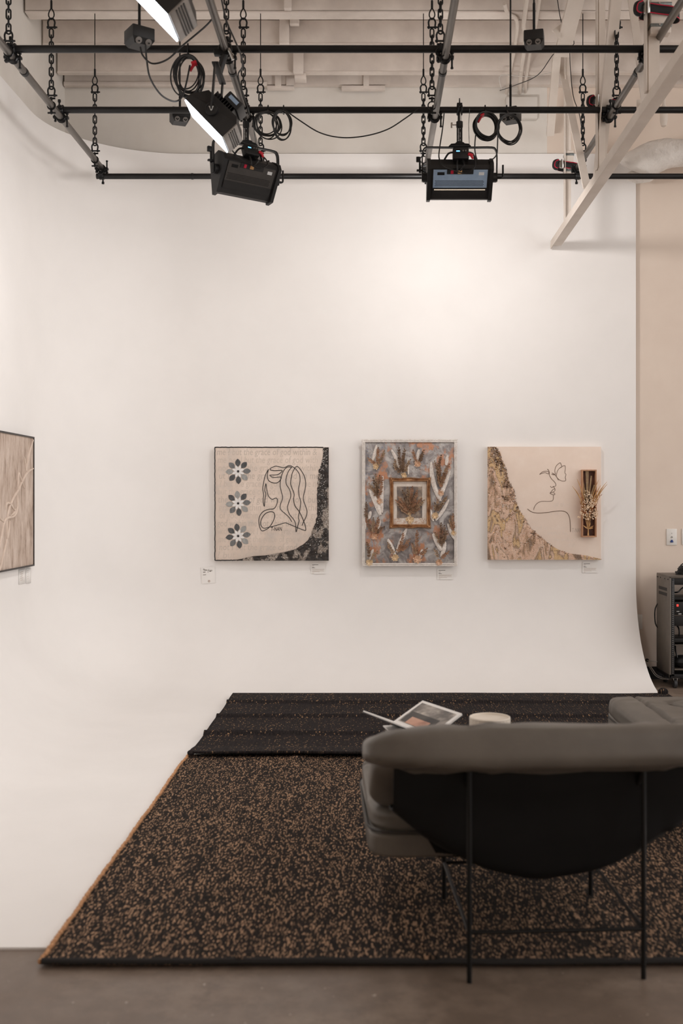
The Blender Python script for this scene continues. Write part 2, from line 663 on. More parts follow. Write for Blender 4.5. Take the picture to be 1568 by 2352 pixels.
def build_shell():
    b = MB()
    b.add([(-7, -4, 0), (8, -4, 0), (8, YW + .2, 0), (-7, YW + .2, 0), (-7, -4, -.1), (8, -4, -.1), (8, YW + .2, -.1), (-7, YW + .2, -.1)],
          [(0, 1, 2, 3), (7, 6, 5, 4), (0, 4, 5, 1), (1, 5, 6, 2), (2, 6, 7, 3), (3, 7, 4, 0)])
    struct(b.build('floor', 'concrete', smooth=False), 'worn brown concrete floor')
    xm = 1.435
    b = MB().box(((-2.66 + xm) / 2, YW + .1, 2.6), (xm + 2.66, .2, 5.2))
    struct(b.build('wall_back', 'wall_white', smooth=False), 'off-white painted back wall above the curved backdrop')
    b = MB().box(((xm + 8) / 2, YW + .1, 2.6), (8 - xm, .2, 5.2))
    struct(b.build('wall_right', 'wall_beige', smooth=False), 'beige wall beside the curved backdrop')
    b = MB().box((XW - .1, 3.01, 3.4), (.2, 11.22, 6.8))
    struct(b.build('wall_left', 'wall_white', smooth=False), 'left wall above the curved backdrop')
    struct(MB().box((.95, -2.6, 3.4), (7.2, .2, 6.8)).build('wall_light_block', 'wall_beige', smooth=False), 'unseen beige wall added behind the camera to hold back light')  # unseen wall, added to keep light off the armchair's back
    # cyclorama: swept wall + cove + painted floor
    path = []
    for i in range(9):
        path.append((XL, YF + (YB - RC - YF) * i / 8, 1, 0))
    for i in range(1, 25):
        a = R(90) * i / 24
        path.append((XL + RC - RC * math.cos(a), YB - RC + RC * math.sin(a), math.cos(a), -math.sin(a)))
    for i in range(1, 9):
        path.append((XL + RC + (XR - XL - RC) * i / 8, YB, 0, -1))
    prof = [(0, ZT), (0, 3.2), (0, 2.2), (0, 1.4), (0, RF)]
    for i in range(1, 21):
        a = R(90) * i / 20
        prof.append((RF - RF * math.cos(a), .008 + RF - RF * math.sin(a)))
    prof[4] = (0, RF + .008)
    vs = [(x + nx * d, y + ny * d, z) for (x, y, nx, ny) in path for (d, z) in prof]
    m = len(prof)
    fs = []
    for i in range(len(path) - 1):
        for j in range(m - 1):
            fs.append((i * m + j, i * m + j + 1, (i + 1) * m + j + 1, (i + 1) * m + j))
    k = len(vs)
    vs.append((XR, YF, .008))
    ring = [i * m + m - 1 for i in range(len(path))]
    fs.append(tuple(reversed(ring + [k])))
    b = MB().add(vs, fs)
    o = b.build('wall_cyclorama', 'cyc_white', ang=50, recalc=False)
    struct(o, 'seamless white cyclorama curving from wall into floor')
    # thickness of the panel at its free right end and along the top
    th = .016
    out = []
    for i, (d, z) in enumerate(prof):
        if i < 5:
            out.append((-th, z))
        else:
            a = R(90) * (i - 4) / 20
            out.append((RF - (RF + th) * math.cos(a), max(.0005, .008 + RF - (RF + th) * math.sin(a))))
    vs = [(XR, YB - d, z) for d, z in prof] + [(XR, YB - d, z) for d, z in out]
    n = len(prof)
    b = MB().add(vs, [(i, i + 1, n + i + 1, n + i) for i in range(n - 1)])
    vs, fs = [], []
    for (x, y, nx, ny) in path:
        vs += [(x, y, ZT), (x - nx * th, y - ny * th, ZT)]
    b.add(vs, [(2 * i, 2 * i + 1, 2 * i + 3, 2 * i + 2) for i in range(len(path) - 1)])
    b.add([(XL, YF, .008), (XR, YF, .008), (XR, YF, 0), (XL, YF, 0)], [(0, 1, 2, 3)])
    b.build('panel_edge', 'cyc_white', o, smooth=False)
    # baseboard of the beige wall
    struct(MB().box(((XR + 8) / 2 + .02, YW - .008, .05), (8 - XR, .016, .10)).build('baseboard_right', 'baseboard_black', smooth=False), 'black rubber baseboard')


def build_ceiling():
    root = bpy.data.objects.new('ceiling', None)
    COL.objects.link(root)
    struct(root, 'painted timber roof with joists and deck boards')
    jh = .175
    # deck boards running up the slope
    ang = math.atan(SL)
    y0, y1 = -2.5, 8.64
    L = (y1 - y0) / math.cos(ang)
    proto = MB().box((0, 0, 0), (.144, L, .025)).build('deck_board', 'wood_paint', root, smooth=False, local=True)
    x = -2.40
    first = True
    ym = (y0 + y1) / 2
    while x < 4.6:
        z = zb(ym) + jh + .0125 / math.cos(ang) + .004
        if first:
            proto.location = (x, ym, z)
            proto.rotation_euler = (-ang, 0, 0)
            first = False
        else:
            share(proto, 'deck_board', (x, ym, z), root, (-ang, 0, 0))
        x += .15
    b = MB().box((1.1, ym, zb(ym) + jh + .045), (7.2, L, .02), (-ang, 0, 0))
    b.build('roof_sheet', 'wood_paint', root, smooth=False)
    # joists
    jp = None

    def joist(Yfar, t, name='joist', m='wood_paint'):
        nonlocal jp
        z = zb(Yfar) + jh / 2
        if jp is None:
            jp = MB().box((0, 0, 0), (7.05, .045, jh), bev=.003).build(name, m, root, local=True)
            jp.location = (1.08, Yfar - t / 2, z)
        else:
            c = share(jp, name, (1.08, Yfar - t / 2, z), root)
            c.scale = (1, t / .045, 1)
    for Yf in (8.41, 8.04):
        joist(Yf, .045)
    for k in range(3):
        c = share(jp, 'joist', (1.08, 7.69 - .019 - .0375 * k, zb(7.69) + jh / 2 + (.004, -.002, 0)[k]), root)
        c.scale = (1, .80, 1)
    Y = 7.33
    while Y > -2.2:
        joist(Y, .045)
        Y -= .37
    # nailing strip under each visible joist
    for Yf, t in ((8.41, .05), (8.04, .05)):
        MB().box((1.08, Yf - t / 2, zb(Yf) - .006), (7.05, t, .012)).build('joist_edge', 'wood_paint', root, smooth=False)
    MB().box((1.08, 7.635, zb(7.69) - .010), (7.05, .115, .010)).build('joist_edge', 'wood_paint', root, smooth=False)
    # ledger against the wall and its ledge pieces
    zl = zb(8.58)
    MB().box((1.08, 8.585, zl + .10), (7.05, .06, .20)).build('ledger_board', 'wood_paint', root, smooth=False)

    def pxbox(name, x0, x1, y0, y1, Y, dep, m):
        a, c = W(x0, y0, Y), W(x1, y1, Y)
        MB().box(((a.x + c.x) / 2, Y + dep / 2, (a.z + c.z) / 2), (abs(c.x - a.x), dep, abs(a.z - c.z)), bev=.002).build(name, m, root)
    # cross blocking between joists and wall-top blocks
    pxbox('blocking', 641, 663, 38, 99, 7.93, .045, 'wood_paint')
    pxbox('blocking', 665, 686, 34, 54, 7.90, .05, 'wood_paint')
    pxbox('blocking', 652, 668, -30, 18, 7.50, .045, 'wood_paint')
    pxbox('blocking', 673, 696, 108, 166, 8.30, .045, 'wood_paint')
    pxbox('blocking', 676, 702, 167, 179, 8.35, .10, 'wood_paint')
    pxbox('blocking', 631, 645, 168, 196, 8.52, .05, 'wood_paint')
    pxbox('blocking', 657, 675, 168, 198, 8.54, .04, 'wood_paint')
    pxbox('blocking', 834, 847, 168, 196, 8.52, .05, 'wood_paint')
    pxbox('ledge_board', 146, 613, 187, 196, 8.54, .05, 'wood_paint')
    pxbox('ledge_board', 613, 675, 196, 203, 8.54, .05, 'wood_paint')
    pxbox('ledge_board', 784, 884, 196, 205, 8.54, .05, 'wood_paint')


build_shell()
build_ceiling()

# ================================================================== PIPE GRID
ZLONG, ZCROSS, ZFRONT = 3.87, 3.918, 3.81
XLONG = (-1.955, -.775, .415, 1.52)
YCROSS = (5.853, 6.766)
YFRONT = 7.794
PR = .0205


def build_grid():
    g = 'steel rails of the lighting grid'
    names = ('beside the left wall', 'carrying the two soft panel lights', 'above the middle flower picture', 'strapped to the white roof truss')
    for X, nm in zip(XLONG, names):
        t = thing('grid_pipe', 'silver steel pipe running toward the back wall, ' + nm, 'pipe', (X, 5.7, ZLONG), g)
        MB().cyl((X, 3.3, ZLONG), (X, 7.86, ZLONG), PR, 20).build('pipe', 'pipe_silver', t)
        MB().torus((X, 7.86, ZLONG), PR - .003, .003, (0, 1, 0), 18, 6).build('pipe_rim', 'iron_black', t)
        MB().cyl((X, 6.03, ZLONG), (X, 6.06, ZLONG), PR + .003, 20).build('pipe_sleeve', 'iron_black', t)
    for Y, nm in zip(YCROSS, ('hung with the power boxes', 'from which the wall lamp and cable coils hang')):
        t = thing('cross_pipe', 'black steel cross pipe ' + nm, 'pipe', (.6, Y, ZCROSS), 'black cross pipes')
        MB().cyl((-1.94, Y, ZCROSS), (3.3, Y, ZCROSS), PR, 20).build('pipe', 'pipe_black', t)
        for x in (-1.94, 3.3):
            MB().torus((x, Y, ZCROSS), PR - .003, .0035, (1, 0, 0), 18, 6).build('pipe_rim', 'iron_black', t)
    t = thing('cross_pipe', 'black steel cross pipe closest to the back wall, clamped under the rails', 'pipe', (.6, YFRONT, ZFRONT), 'black cross pipes')
    MB().cyl((-1.99, YFRONT, ZFRONT), (3.3, YFRONT, ZFRONT), PR, 20).build('pipe', 'pipe_black', t)
    MB().cyl((-1.30, YFRONT, ZFRONT), (-1.285, YFRONT, ZFRONT), PR + .0025, 20).build('pipe_sleeve', 'pipe_black', t)
    MB().torus((-1.99, YFRONT, ZFRONT), PR - .003, .0035, (1, 0, 0), 18, 6).build('pipe_rim', 'iron_black', t)


def make_clamp():
    """swivel coupler: lower jaw round the rail (along y), upper jaw round the cross pipe (along x)"""
    t = thing('pipe_clamp', 'x', 'clamp', (0, 0, 0), 'black couplers joining rails and cross pipes')
    for nm, c, ax in (('jaw', Vector((0, 0, -.024)), (0, 1, 0)), ('jaw', Vector((0, 0, .024)), (1, 0, 0))):
        b = MB()
        a = Vector(ax)
        for k in (-.012, 0, .012):
            b.torus(c + a * k, PR + .005, .0065, ax, 18, 6)
        side = Vector((1, 0, 0)) if ax[1] else Vector((0, 1, 0))
        for s in (-1, 1):
            b.box(c + side * s * .036, (.024 if ax[1] else .034, .034 if ax[1] else .024, .016), bev=.003)
        b.build(nm, 'iron_black', t, local=True)
    for (x, y, z0, z1) in ((.038, 0, -.085, .012), (0, -.038, -.012, .075), (-.036, 0, -.05, .004)):
        b = MB().cyl((x, y, z0), (x, y, z1), .0055, 8)
        b.cyl((x, y, z1 - .016), (x, y, z1), .010, 6)
        b.cyl((x, y, z0), (x, y, z0 + .009), .008, 6)
        b.build('bolt', 'iron_black', t, local=True)
    return t


def place_clamps():
    proto = make_clamp()
    first = True
    rails = ('rail beside the left wall', 'rail carrying the soft panel lights', 'rail above the middle flower picture', 'rail strapped to the truss')
    pipes = ('power box pipe', 'coil pipe', 'wall-side pipe')
    for X, rn in zip(XLONG, rails):
        for (Y, zc), pn in zip(((YCROSS[0], ZCROSS), (YCROSS[1], ZCROSS), (YFRONT, ZFRONT)), pipes):
            z = (ZLONG + zc) / 2
            rot = (R(180), 0, 0) if zc < ZLONG else (0, 0, 0)
            lab = 'black coupler joining the %s and the %s' % (rn, pn)
            if first:
                proto.location = (X, Y, z)
                proto.rotation_euler = rot
                proto['label'] = lab
                first = False
            else:
                dup(proto, (X, Y, z), lab, rot)


def make_hanger():
    """z=0 at the rail axis; clamp ring, shackle, chain, eye, cable"""
    t = thing('chain_hanger', 'x', 'chain', (0, 0, 0), 'chain hangers of the lighting grid')
    b = MB().torus((0, 0, 0), PR + .004, .004, (0, 1, 0), 18, 6)
    b.box((0, 0, -.038), (.012, .018, .030), bev=.002).cyl((-.022, 0, -.045), (.026, 0, -.045), .006, 8)
    b.box((0, 0, .036), (.012, .018, .030), bev=.002)
    b.cyl((-.02, 0, .044), (.024, 0, .044), .006, 8)
    b.build('band_clamp', 'iron_black', t, local=True)

    def shackle(z, flip=1):
        b = MB()
        pts = [(-.017, 0, z - .006 * flip), (-.020, 0, z + .012 * flip), (-.021, 0, z + .030 * flip), (-.012, 0, z + .046 * flip), (0, 0, z + .051 * flip),
               (.012, 0, z + .046 * flip), (.021, 0, z + .030 * flip), (.020, 0, z + .012 * flip), (.017, 0, z - .006 * flip)]
        b.tube(pts, .0055, 8, 3)
        b.cyl((-.026, 0, z - .004 * flip), (.036, 0, z - .004 * flip), .0055, 8)
        b.sph((-.02, 0, z - .004 * flip), .010, 8, 6).sph((.02, 0, z - .004 * flip), .010, 8, 6)
        b.build('shackle', 'iron_black', t, local=True)
    shackle(.066)
    # chain links
    lk = MB()
    h, w = .017, .0115
    pts = []
    for i in range(7):
        a = math.pi * i / 6
        pts.append((w * math.cos(a), 0, h + w * math.sin(a)))
    for i in range(7):
        a = math.pi + math.pi * i / 6
        pts.append((w * math.cos(a), 0, -h + w * math.sin(a)))
    lk.tube(pts, .0046, 6, closed=True)
    z = .128
    lp = None
    for i in range(9):
        rz = R(90) * (i % 2) + R(12)
        if lp is None:
            lp = lk.build('link', 'iron_black', t, local=True)
            lp.location = (0, 0, z)
            lp.rotation_euler = (0, 0, rz)
        else:
            share(lp, 'link', (0, 0, z), t, (0, 0, rz))
        z += .0395
    shackle(.485, 1)
    b = MB()
    b.tube([(0, 0, .60), (.014, 0, .575), (.016, 0, .55), (0, 0, .53), (-.016, 0, .55), (-.014, 0, .575), (0, 0, .60)], .004, 6, 3)
    b.cyl((0, 0, .595), (0, 0, .645), .007, 8)
    b.build('cable_eye', 'iron_black', t, local=True)
    MB().cyl((0, 0, .64), (0, 0, 1.0), .0032, 6).build('cable', 'iron_black', t, local=True)
    return t


def place_hangers():
    jdeck = .178
    proto = make_hanger()
    first = True
    rails = ('rail beside the left wall', 'rail carrying the soft panel lights', 'rail above the middle flower picture', 'rail strapped to the truss')
    spots = ('at the power box pipe', 'at the coil pipe', 'at the wall-side pipe')
    for X, rn in zip(XLONG, rails):
        for Y, sn in zip((5.782, 6.56, 7.60), spots):
            lab = 'black chain holding the %s, %s' % (rn, sn)
            x = X - (.03 if X == .415 else 0)
            if first:
                o = proto
                o.location = (x, Y, ZLONG)
                o['label'] = lab
                first = False
            else:
                o = dup(proto, (x, Y, ZLONG), lab)
            # cables end under a joist, or run up to the deck where they hang between joists
            top = (zb(Y) + jdeck if Y < 6 else zb(7.69) - .008 if Y > 7 else zb(6.59) + .004) - ZLONG
            for c in o.children:
                if c.name.split('.')[0] == 'cable':
                    c.scale = (1, 1, 1)
                    L = top - .64
                    c.location = (0, 0, .64 - .64 * (L / .36))
                    c.scale = (1, 1, L / .36)


build_grid()
place_clamps()
place_hangers()


# ================================================================== LIGHT FIXTURES
def make_panel():
    """soft LED panel. local: light leaves toward -z, x across (.28), y along the rail (.34)"""
    t = thing('panel_light', 'x', 'studio light', (0, 0, 0), 'glowing soft panel lights')
    w, d, h = .14, .125, .105
    e = .018
    # housing shell: open box with bevelled back
    lo = [(-w, -d, 0), (w, -d, 0), (w, d, 0), (-w, d, 0)]
    mid = [(-w, -d, .035), (w, -d, h), (w, d, h), (-w, d, .035)]
    top = [(-w + .045, -d + .02, h + .02), (w - .03, -d + .02, h + .028), (w - .03, d - .02, h + .028), (-w + .045, d - .02, h + .02)]
    b = MB()
    vs = lo + mid + top
    fs = []
    for a in (0, 4):
        for i in range(4):
            j = (i + 1) % 4
            fs.append((a + i, a + j, a + 4 + j, a + 4 + i))
    fs.append((8, 9, 10, 11))
    fs.append((3, 2, 1, 0))
    b.add(vs, fs)
    b.build('housing', 'housing_black', t, local=True, smooth=False)
    MB().box((0, 0, -.003), (2 * w - .006, 2 * d - .006, .008)).build('diffuser', 'panel_glow', t, local=True, smooth=False)
    # finned grey end on +x side
    f = MB().box((w + .004, 0, h * .5), (.008, 2 * d, h - .006), bev=.002).build('finned_end', 'housing_grey', t, local=True)
    for k in range(4):
        MB().box((w + .0095, 0, .038 + k * .013), (.005, 2 * d - .02, .005)).build('fin', 'plastic_black', f, local=True)
    # heat sink + control box at the back
    b = MB()
    for k in range(9):
        b.box((-.06 + k * .016, 0, h + .035), (.004, .19, .035))
    b.build('heat_sink', 'housing_black', t, local=True, smooth=False)
    c = MB().box((.035, -.02, h + .075), (.10, .17, .05), bev=.006).build('control_box', 'plastic_black', t, local=True)
    MB().box((.035, -.1065, h + .078), (.06, .003, .02)).build('display', 'panel_blue_reflection', c, local=True, smooth=False)
    # pivot discs with V mark, yoke
    for s in (-1, 1):
        p = MB().cyl((.0, s * d, .06), (.0, s * (d + .022), .06), .034, 28).build('pivot_disc', 'plastic_black', t, local=True)
        MB().torus((.0, s * (d + .022), .06), .027, .002, (0, 1, 0), 28, 6).build('disc_ring', 'housing_black', p, local=True)
    return t


def panel_light(loc, lab, first=None):
    ang = R(46)
    t = make_panel()
    t['label'] = lab
    t.location = loc
    t.rotation_euler = (0, ang, 0)
    rot = Euler((0, ang, 0)).to_matrix()
    # V emblem on the near disc (kept upright)
    bpy.context.view_layer.update()
    inv = rot.inverted()

    def loc2(v):
        return inv @ (Vector(v) - Vector(loc))
    dc = Vector(loc) + rot @ Vector((0, -.125, .06))
    b = MB()
    for sx in (-1, 1):
        b.prism([loc2(dc + Vector((sx * .013, -.0235, .012))), loc2(dc + Vector((sx * .007, -.0235, .012))), loc2(dc + Vector((-sx * .003, -.0235, -.013))), loc2(dc + Vector((sx * .002, -.0235, -.013)))][::sx], inv @ Vector((0, -.0012, 0)))
    b.build('emblem', 'white_print', t, local=True, smooth=False)
    # yoke: two slotted arms hanging from a cross bar, post to the rail
    top = Vector((dc.x + .02, 0, ZLONG - .13))
    for s in (-1, 1):
        y = loc[1] + s * (.125 + .016)
        a, c = Vector((dc.x, y, dc.z - .004)), Vector((top.x, y, top.z))
        dirv = (c - a)
        mid = (a + c) / 2
        rm = dirv.to_track_quat('Z', 'Y').to_matrix().to_4x4()
        bb = MB().box((0, 0, 0), (.036, .009, dirv.length), bev=.003)
        b = MB().add([loc2(mid + rm.to_3x3() @ Vector((p.x, p.y, p.z))) for p in bb.v], bb.f)
        arm = b.build('yoke_arm', 'plastic_black', t, local=True)
        b = MB()
        for k in (.25, .45, .65, .82):
            q = a.lerp(c, k) + Vector((0, s * .0052, 0))
            bb = MB().box((0, 0, 0), (.008, .001, .022))
            b.add([loc2(q + p) for p in bb.v], bb.f)
        b.build('arm_slot', 'housing_black', arm, local=True, smooth=False)
    bb = MB().box((0, 0, 0), (.036, .295, .010), bev=.003)
    MB().add([loc2(Vector((top.x, loc[1], top.z)) + p) for p in bb.v], bb.f).build('yoke_bar', 'plastic_black', t, local=True)
    b = MB().cyl(loc2((top.x, loc[1], top.z)), loc2((XLONG[1], loc[1], ZLONG - .02)), .019, 14)
    b.build('post', 'plastic_black', t, local=True)
    b = MB()
    for k in (-.012, .012):
        pts = [loc2(Vector((XLONG[1], loc[1] + k, ZLONG)) + Vector((math.cos(a) * .029, 0, math.sin(a) * .029))) for a in [2 * math.pi * i / 16 for i in range(16)]]
        b.tube(pts, .009, 6, closed=True)
    bb = MB().box((0, 0, 0), (.05, .04, .03), bev=.004)
    b.add([loc2(Vector((XLONG[1] - .035, loc[1], ZLONG - .02)) + p) for p in bb.v], bb.f)
    b.build('pipe_hook', 'iron_black', t, local=True)
    b = MB().cyl(loc2((XLONG[1] + .02, loc[1] - .03, ZLONG - .01)), loc2((XLONG[1] + .045, loc[1] - .03, ZLONG - .07)), .009, 8)
    b.build('hook_bolt', 'chrome', t, local=True)
    n = rot @ Vector((0, 0, -1))
    l = area('panel_lamp', (0, 0, -.012), (0, 0, -1), .26, .235, PANEL_W, t, color=(1.0, .958, .935))
    return t


panel_light((-.872, 5.74, 3.455), 'glowing soft panel light hanging over the leftmost wall lamp')
panel_light((-.891, 4.32, 3.455), 'glowing soft panel light on the silver rail beside the black power box')


def make_wall_lamp(name, lab, pivot, rz, tilt, post_top, power, aim, blue):
    """cyc lamp. local: x across, +y toward the wall, pivot at origin"""
    t = thing(name, lab, 'studio light', pivot)
    M = Euler((tilt, 0, 0)).to_matrix()
    Z = Matrix.Rotation(rz, 3, 'Z')

    def A(p):
        return Z @ (M @ Vector(p))

    def U(p):
        return Z @ Vector(p)

    def put(b, f):
        b.v = [f(p) for p in b.v]
        return b
    prof = [(.075, -.125), (.075, .095), (-.035, .105), (-.085, .060), (-.09, .035), (.045, -.125)]
    hw = .185
    b = MB().prism([(-hw, y, z) for y, z in prof], (2 * hw, 0, 0))
    body = put(b, A).build('body', 'housing_black', t, local=True, smooth=False)
    cap = [(.085, -.135), (.085, .10), (-.03, .112), (-.09, .07), (-.10, .03), (.03, -.135)]
    for s in (-1, 1):
        b = MB().prism([(s * hw, y, z) for y, z in cap], (s * .022, 0, 0))
        put(b, A).build('end_cap', 'plastic_black', t, local=True, smooth=False)
    # lower rear panel (seen from the room), vent holes, dots painted as light shining through
    p0, p1 = Vector((0, -.09, .035)), Vector((0, .045, -.125))
    along = (p1 - p0).normalized()
    nrm = Vector((0, -along.z, along.y))
    if nrm.y > 0:
        nrm = -nrm

    def on(u, k, o):
        q = p0 + along * k + nrm * o
        return Vector((u, q.y, q.z))
    b = MB().prism([on(-.17, .006, .001), on(.17, .006, .001), on(.17, .175, .001), on(-.17, .175, .001)], nrm * .003)
    rp = put(b, A).build('rear_panel', 'panel_blue_reflection' if blue else 'housing_rear', t, local=True, smooth=False)
    b = MB()
    for r_ in range(5):
        for k in range(38):
            u = -.155 + .310 * (k + (.5 if r_ % 2 else 0)) / 38.5
            c = on(u, .080 + r_ * .0085, .0045)
            ux, uy = Vector((.0028, 0, 0)), along * .0028
            b.add([c + ux + uy * .5, c + uy, c - ux + uy * .5, c - ux - uy * .5, c - uy, c + ux - uy * .5], [(0, 1, 2, 3, 4, 5)])
    put(b, A).build('vent_holes', 'hole_black', rp, local=True, smooth=False, kind='stuff')
    b = MB().prism([on(-.17, .128, .0042), on(.17, .128, .0042), on(.17, .176, .0042), on(-.17, .176, .0042)], nrm * .002)
    put(b, A).build('lower_strip', 'housing_black', rp, local=True, smooth=False)
    if blue:
        b = MB()
        for k in range(40):
            c = on(-.158 + .316 * k / 39, .140, .0075)
            b.add([c + Vector((.003, 0, 0)) + along * .003, c - Vector((.003, 0, 0)) + along * .003, c - Vector((.003, 0, 0)) - along * .003, c + Vector((.003, 0, 0)) - along * .003], [(0, 1, 2, 3)])
        put(b, A).build('perforation_glow', 'led_warm', rp, local=True, smooth=False, kind='stuff')  # glowing dots painted for lamp light showing through the perforations
    for (u0, u1, m) in ((-.145, -.10, 'hole_black'), (.115, .148, 'label_white')):
        b = MB().prism([on(u0, .022, .0042), on(u1, .022, .0042), on(u1, .042, .0042), on(u0, .042, .0042)], nrm * .001)
        put(b, A).build('type_label', m, rp, local=True, smooth=False)
    b = MB().prism([on(-.085, .004, .004), on(.08, .004, .004), on(.08, .034, .004), on(-.085, .034, .004)], nrm * .004)
    sock = put(b, A).build('socket_plate', 'plastic_black', rp, local=True, smooth=False)
    b = MB().prism([on(-.018, .008, .008), on(.008, .008, .008), on(.008, .03, .008), on(-.018, .03, .008)], nrm * .003)
    put(b, A).build('socket', 'straw', sock, local=True, smooth=False)
    b = MB().prism([on(-.062, .008, .008), on(-.045, .008, .008), on(-.045, .03, .008), on(-.062, .03, .008)], nrm * .003)
    put(b, A).build('socket', 'strap_red', sock, local=True, smooth=False)
    # emitting front
    b = MB().box((0, .078, -.015), (.35, .006, .20))
    put(b, A).build('diffuser', 'led_warm', t, local=True, smooth=False)
    # pivots, emblem
    for s in (-1, 1):
        b = MB().cyl((s * .205, 0, 0), (s * .232, 0, 0), .030, 24)
        d = put(b, A).build('pivot_disc', 'plastic_black', t, local=True)
        b = MB()
        for k in (-1, 1):
            b.prism([(s * .2322, k * .012, .012), (s * .2322, k * .007, .012), (s * .2322, -k * .003, -.012), (s * .2322, k * .002, -.012)], (s * .001, 0, 0))
        put(b, U).build('emblem', 'white_print', d, local=True, smooth=False)
    # yoke: flat bar bent into an arch
    zt = .19
    pts = [(-.236, 0, -.025), (-.236, 0, .06), (-.236, 0, .145), (-.228, 0, .176), (-.205, 0, zt), (-.1, 0, zt), (0, 0, zt), (.1, 0, zt), (.205, 0, zt), (.228, 0, .176), (.236, 0, .145), (.236, 0, .06), (.236, 0, -.025)]
    b = MB()
    fine = catmull(pts, 3)
    vs, fs = [], []
    for i, p in enumerate(fine):
        q0, q1 = fine[max(i - 1, 0)], fine[min(i + 1, len(fine) - 1)]
        d = (q1 - q0).normalized()
        nn = Vector((-d.z, 0, d.x))
        for (sy, sn) in ((-1, -1), (1, -1), (1, 1), (-1, 1)):
            vs.append(p + Vector((0, sy * .013, 0)) + nn * sn * .0035)
    for i in range(len(fine) - 1):
        for k in range(4):
            fs.append((i * 4 + k, i * 4 + (k + 1) % 4, i * 4 + 4 + (k + 1) % 4, i * 4 + 4 + k))
    fs += [(0, 1, 2, 3), tuple(len(vs) - 4 + k for k in (3, 2, 1, 0))]
    put(b.add(vs, fs), U).build('yoke', 'iron_black', t, local=True)
    # locking handles
    b = MB().cyl((.236, 0, 0), (.262, 0, 0), .008, 8).tube([(.258, 0, 0), (.272, 0, .004), (.275, 0, .02), (.275, 0, .08)], .006, 8, 2)
    put(b, U).build('locking_handle', 'iron_black', t, local=True)
    b = MB().box((-.262, 0, .115), (.026, .02, .034), bev=.004).cyl((-.252, 0, .10), (-.252, 0, .03), .006, 8).box((-.255, 0, .045), (.034, .02, .012), bev=.003)
    put(b, U).build('locking_knob', 'iron_black', t, local=True)
    # base plate, post, spigot
    b = MB().prism([(-.07, -.03, zt + .002), (.07, -.03, zt + .002), (.055, -.03, zt + .016), (.03, -.03, zt + .018), (.022, -.03, zt + .026), (-.022, -.03, zt + .026), (-.03, -.03, zt + .018), (-.055, -.03, zt + .016)], (0, .06, 0))
    put(b, U).build('yoke_plate', 'iron_black', t, local=True, smooth=False)
    h = post_top - pivot[2]
    b = MB().cyl((0, 0, zt + .02), (0, 0, h - .075), .0185, 18).cyl((0, 0, h - .11), (0, 0, h - .075), .021, 18).cyl((0, 0, h - .08), (0, 0, h - .02), .012, 12)
    post = b.build('post', 'plastic_black', t, local=True)
    MB().cyl((.004, -.0135, h - .075), (.004, -.0135, h - .02), .005, 8).build('spigot_highlight', 'chrome', post, local=True)  # thin chrome strip added on the black spigot as its highlight
    b = MB().cyl((-.02, 0, h - .095), (-.045, 0, h - .095), .004, 8).box((-.05, 0, h - .097), (.012, .006, .036), bev=.002)
    b.build('wing_screw', 'chrome', post, local=True)
    b = MB()
    rnd = random.Random(3)
    for k in range(11):
        z = h - .125 - k * .0075
        b.box((-.008, -.0183, z), (.004 + rnd.random() * .003, .001, .004), (0, 0, R(-22)))
        if k not in (1, 2, 8):
            b.box((.003, -.0187, z), (.003 + rnd.random() * .003, .001, .003))
    b.build('print', 'white_print', post, local=True, smooth=False)
    b = MB()
    for k in (-.011, .011):
        b.torus((k, 0, h), PR + .007, .008, (1, 0, 0), 18, 6)
    b.box((0, 0, h + .034), (.034, .03, .016), bev=.003).cyl((0, 0, h + .03), (0, 0, h + .075), .006, 8, .003)
    b.build('pipe_hook', 'iron_black', t, local=True)
    # control box with screen on top
    b = MB().box((0, -.07, .125), (.10, .05, .075), (R(-14), 0, 0), bev=.006)
    cb = put(b, A).build('control_box', 'plastic_black', t, local=True)
    Mb = Euler((R(-14), 0, 0)).to_matrix()
    b = MB()
    bb = MB().box((-.018, -.0262, .012), (.030, .002, .018))
    b.add([A(Vector((0, -.07, .125)) + Mb @ p) for p in bb.v], bb.f)
    b.build('screen', 'hole_black', cb, local=True, smooth=False)
    b = MB()
    bb = MB().box((-.018, -.0276, .010), (.022, .001, .007))
    b.add([A(Vector((0, -.07, .125)) + Mb @ p) for p in bb.v], bb.f)
    b.build('screen_reading', 'screen_glow', cb, local=True, smooth=False)
    b = MB()
    for k in (.014, .030):
        bb = MB().cyl((k, -.026, .012), (k, -.032, .012), .005, 10)
        b.add([A(Vector((0, -.07, .125)) + Mb @ p) for p in bb.v], bb.f)
    b.build('button', 'housing_grey', cb, local=True)
    for q in (-1, 1):
        b = MB().tube([(q * .10, -.04, .10), (q * .075, -.06, .135), (q * .04, -.07, .14)], .006, 8, 3)
        put(b, A).build('box_bracket', 'iron_black', t, local=True)
    # leads and red ties
    b = MB()
    b.tube([(-.02, -.085, .088), (-.025, -.11, .05), (-.02, -.10, .02)], .006, 8, 4)
    b.tube([(.012, -.085, .088), (.02, -.12, .05), (-.005, -.10, .02)], .006, 8, 4)
    b.tube([(.045, -.06, .13), (.085, -.10, .09), (.08, -.13, .03), (.02, -.12, .0), (-.05, -.12, .02), (-.11, -.11, .05), (-.135, -.08, .10), (-.13, -.03, .17), (-.11, -.01, .30), (-.10, 0, .40)], .0042, 6, 4)
    put(b, A).build('lead', 'rubber_cable', t, local=True)
    b = MB().box((.06, -.10, .118), (.034, .012, .018), (0, R(20), 0), bev=.004).box((.068, -.10, .105), (.014, .010, .03), (0, R(-30), 0), bev=.003)
    put(b, A).build('red_tie', 'red_tape', t, local=True)
    # safety cable
    b = MB().tube([(.06, -.02, zt + .01), (.058, 0, h - .09), (.062, -.02, h), (.05, .02, h + .02)], .002, 6, 3)
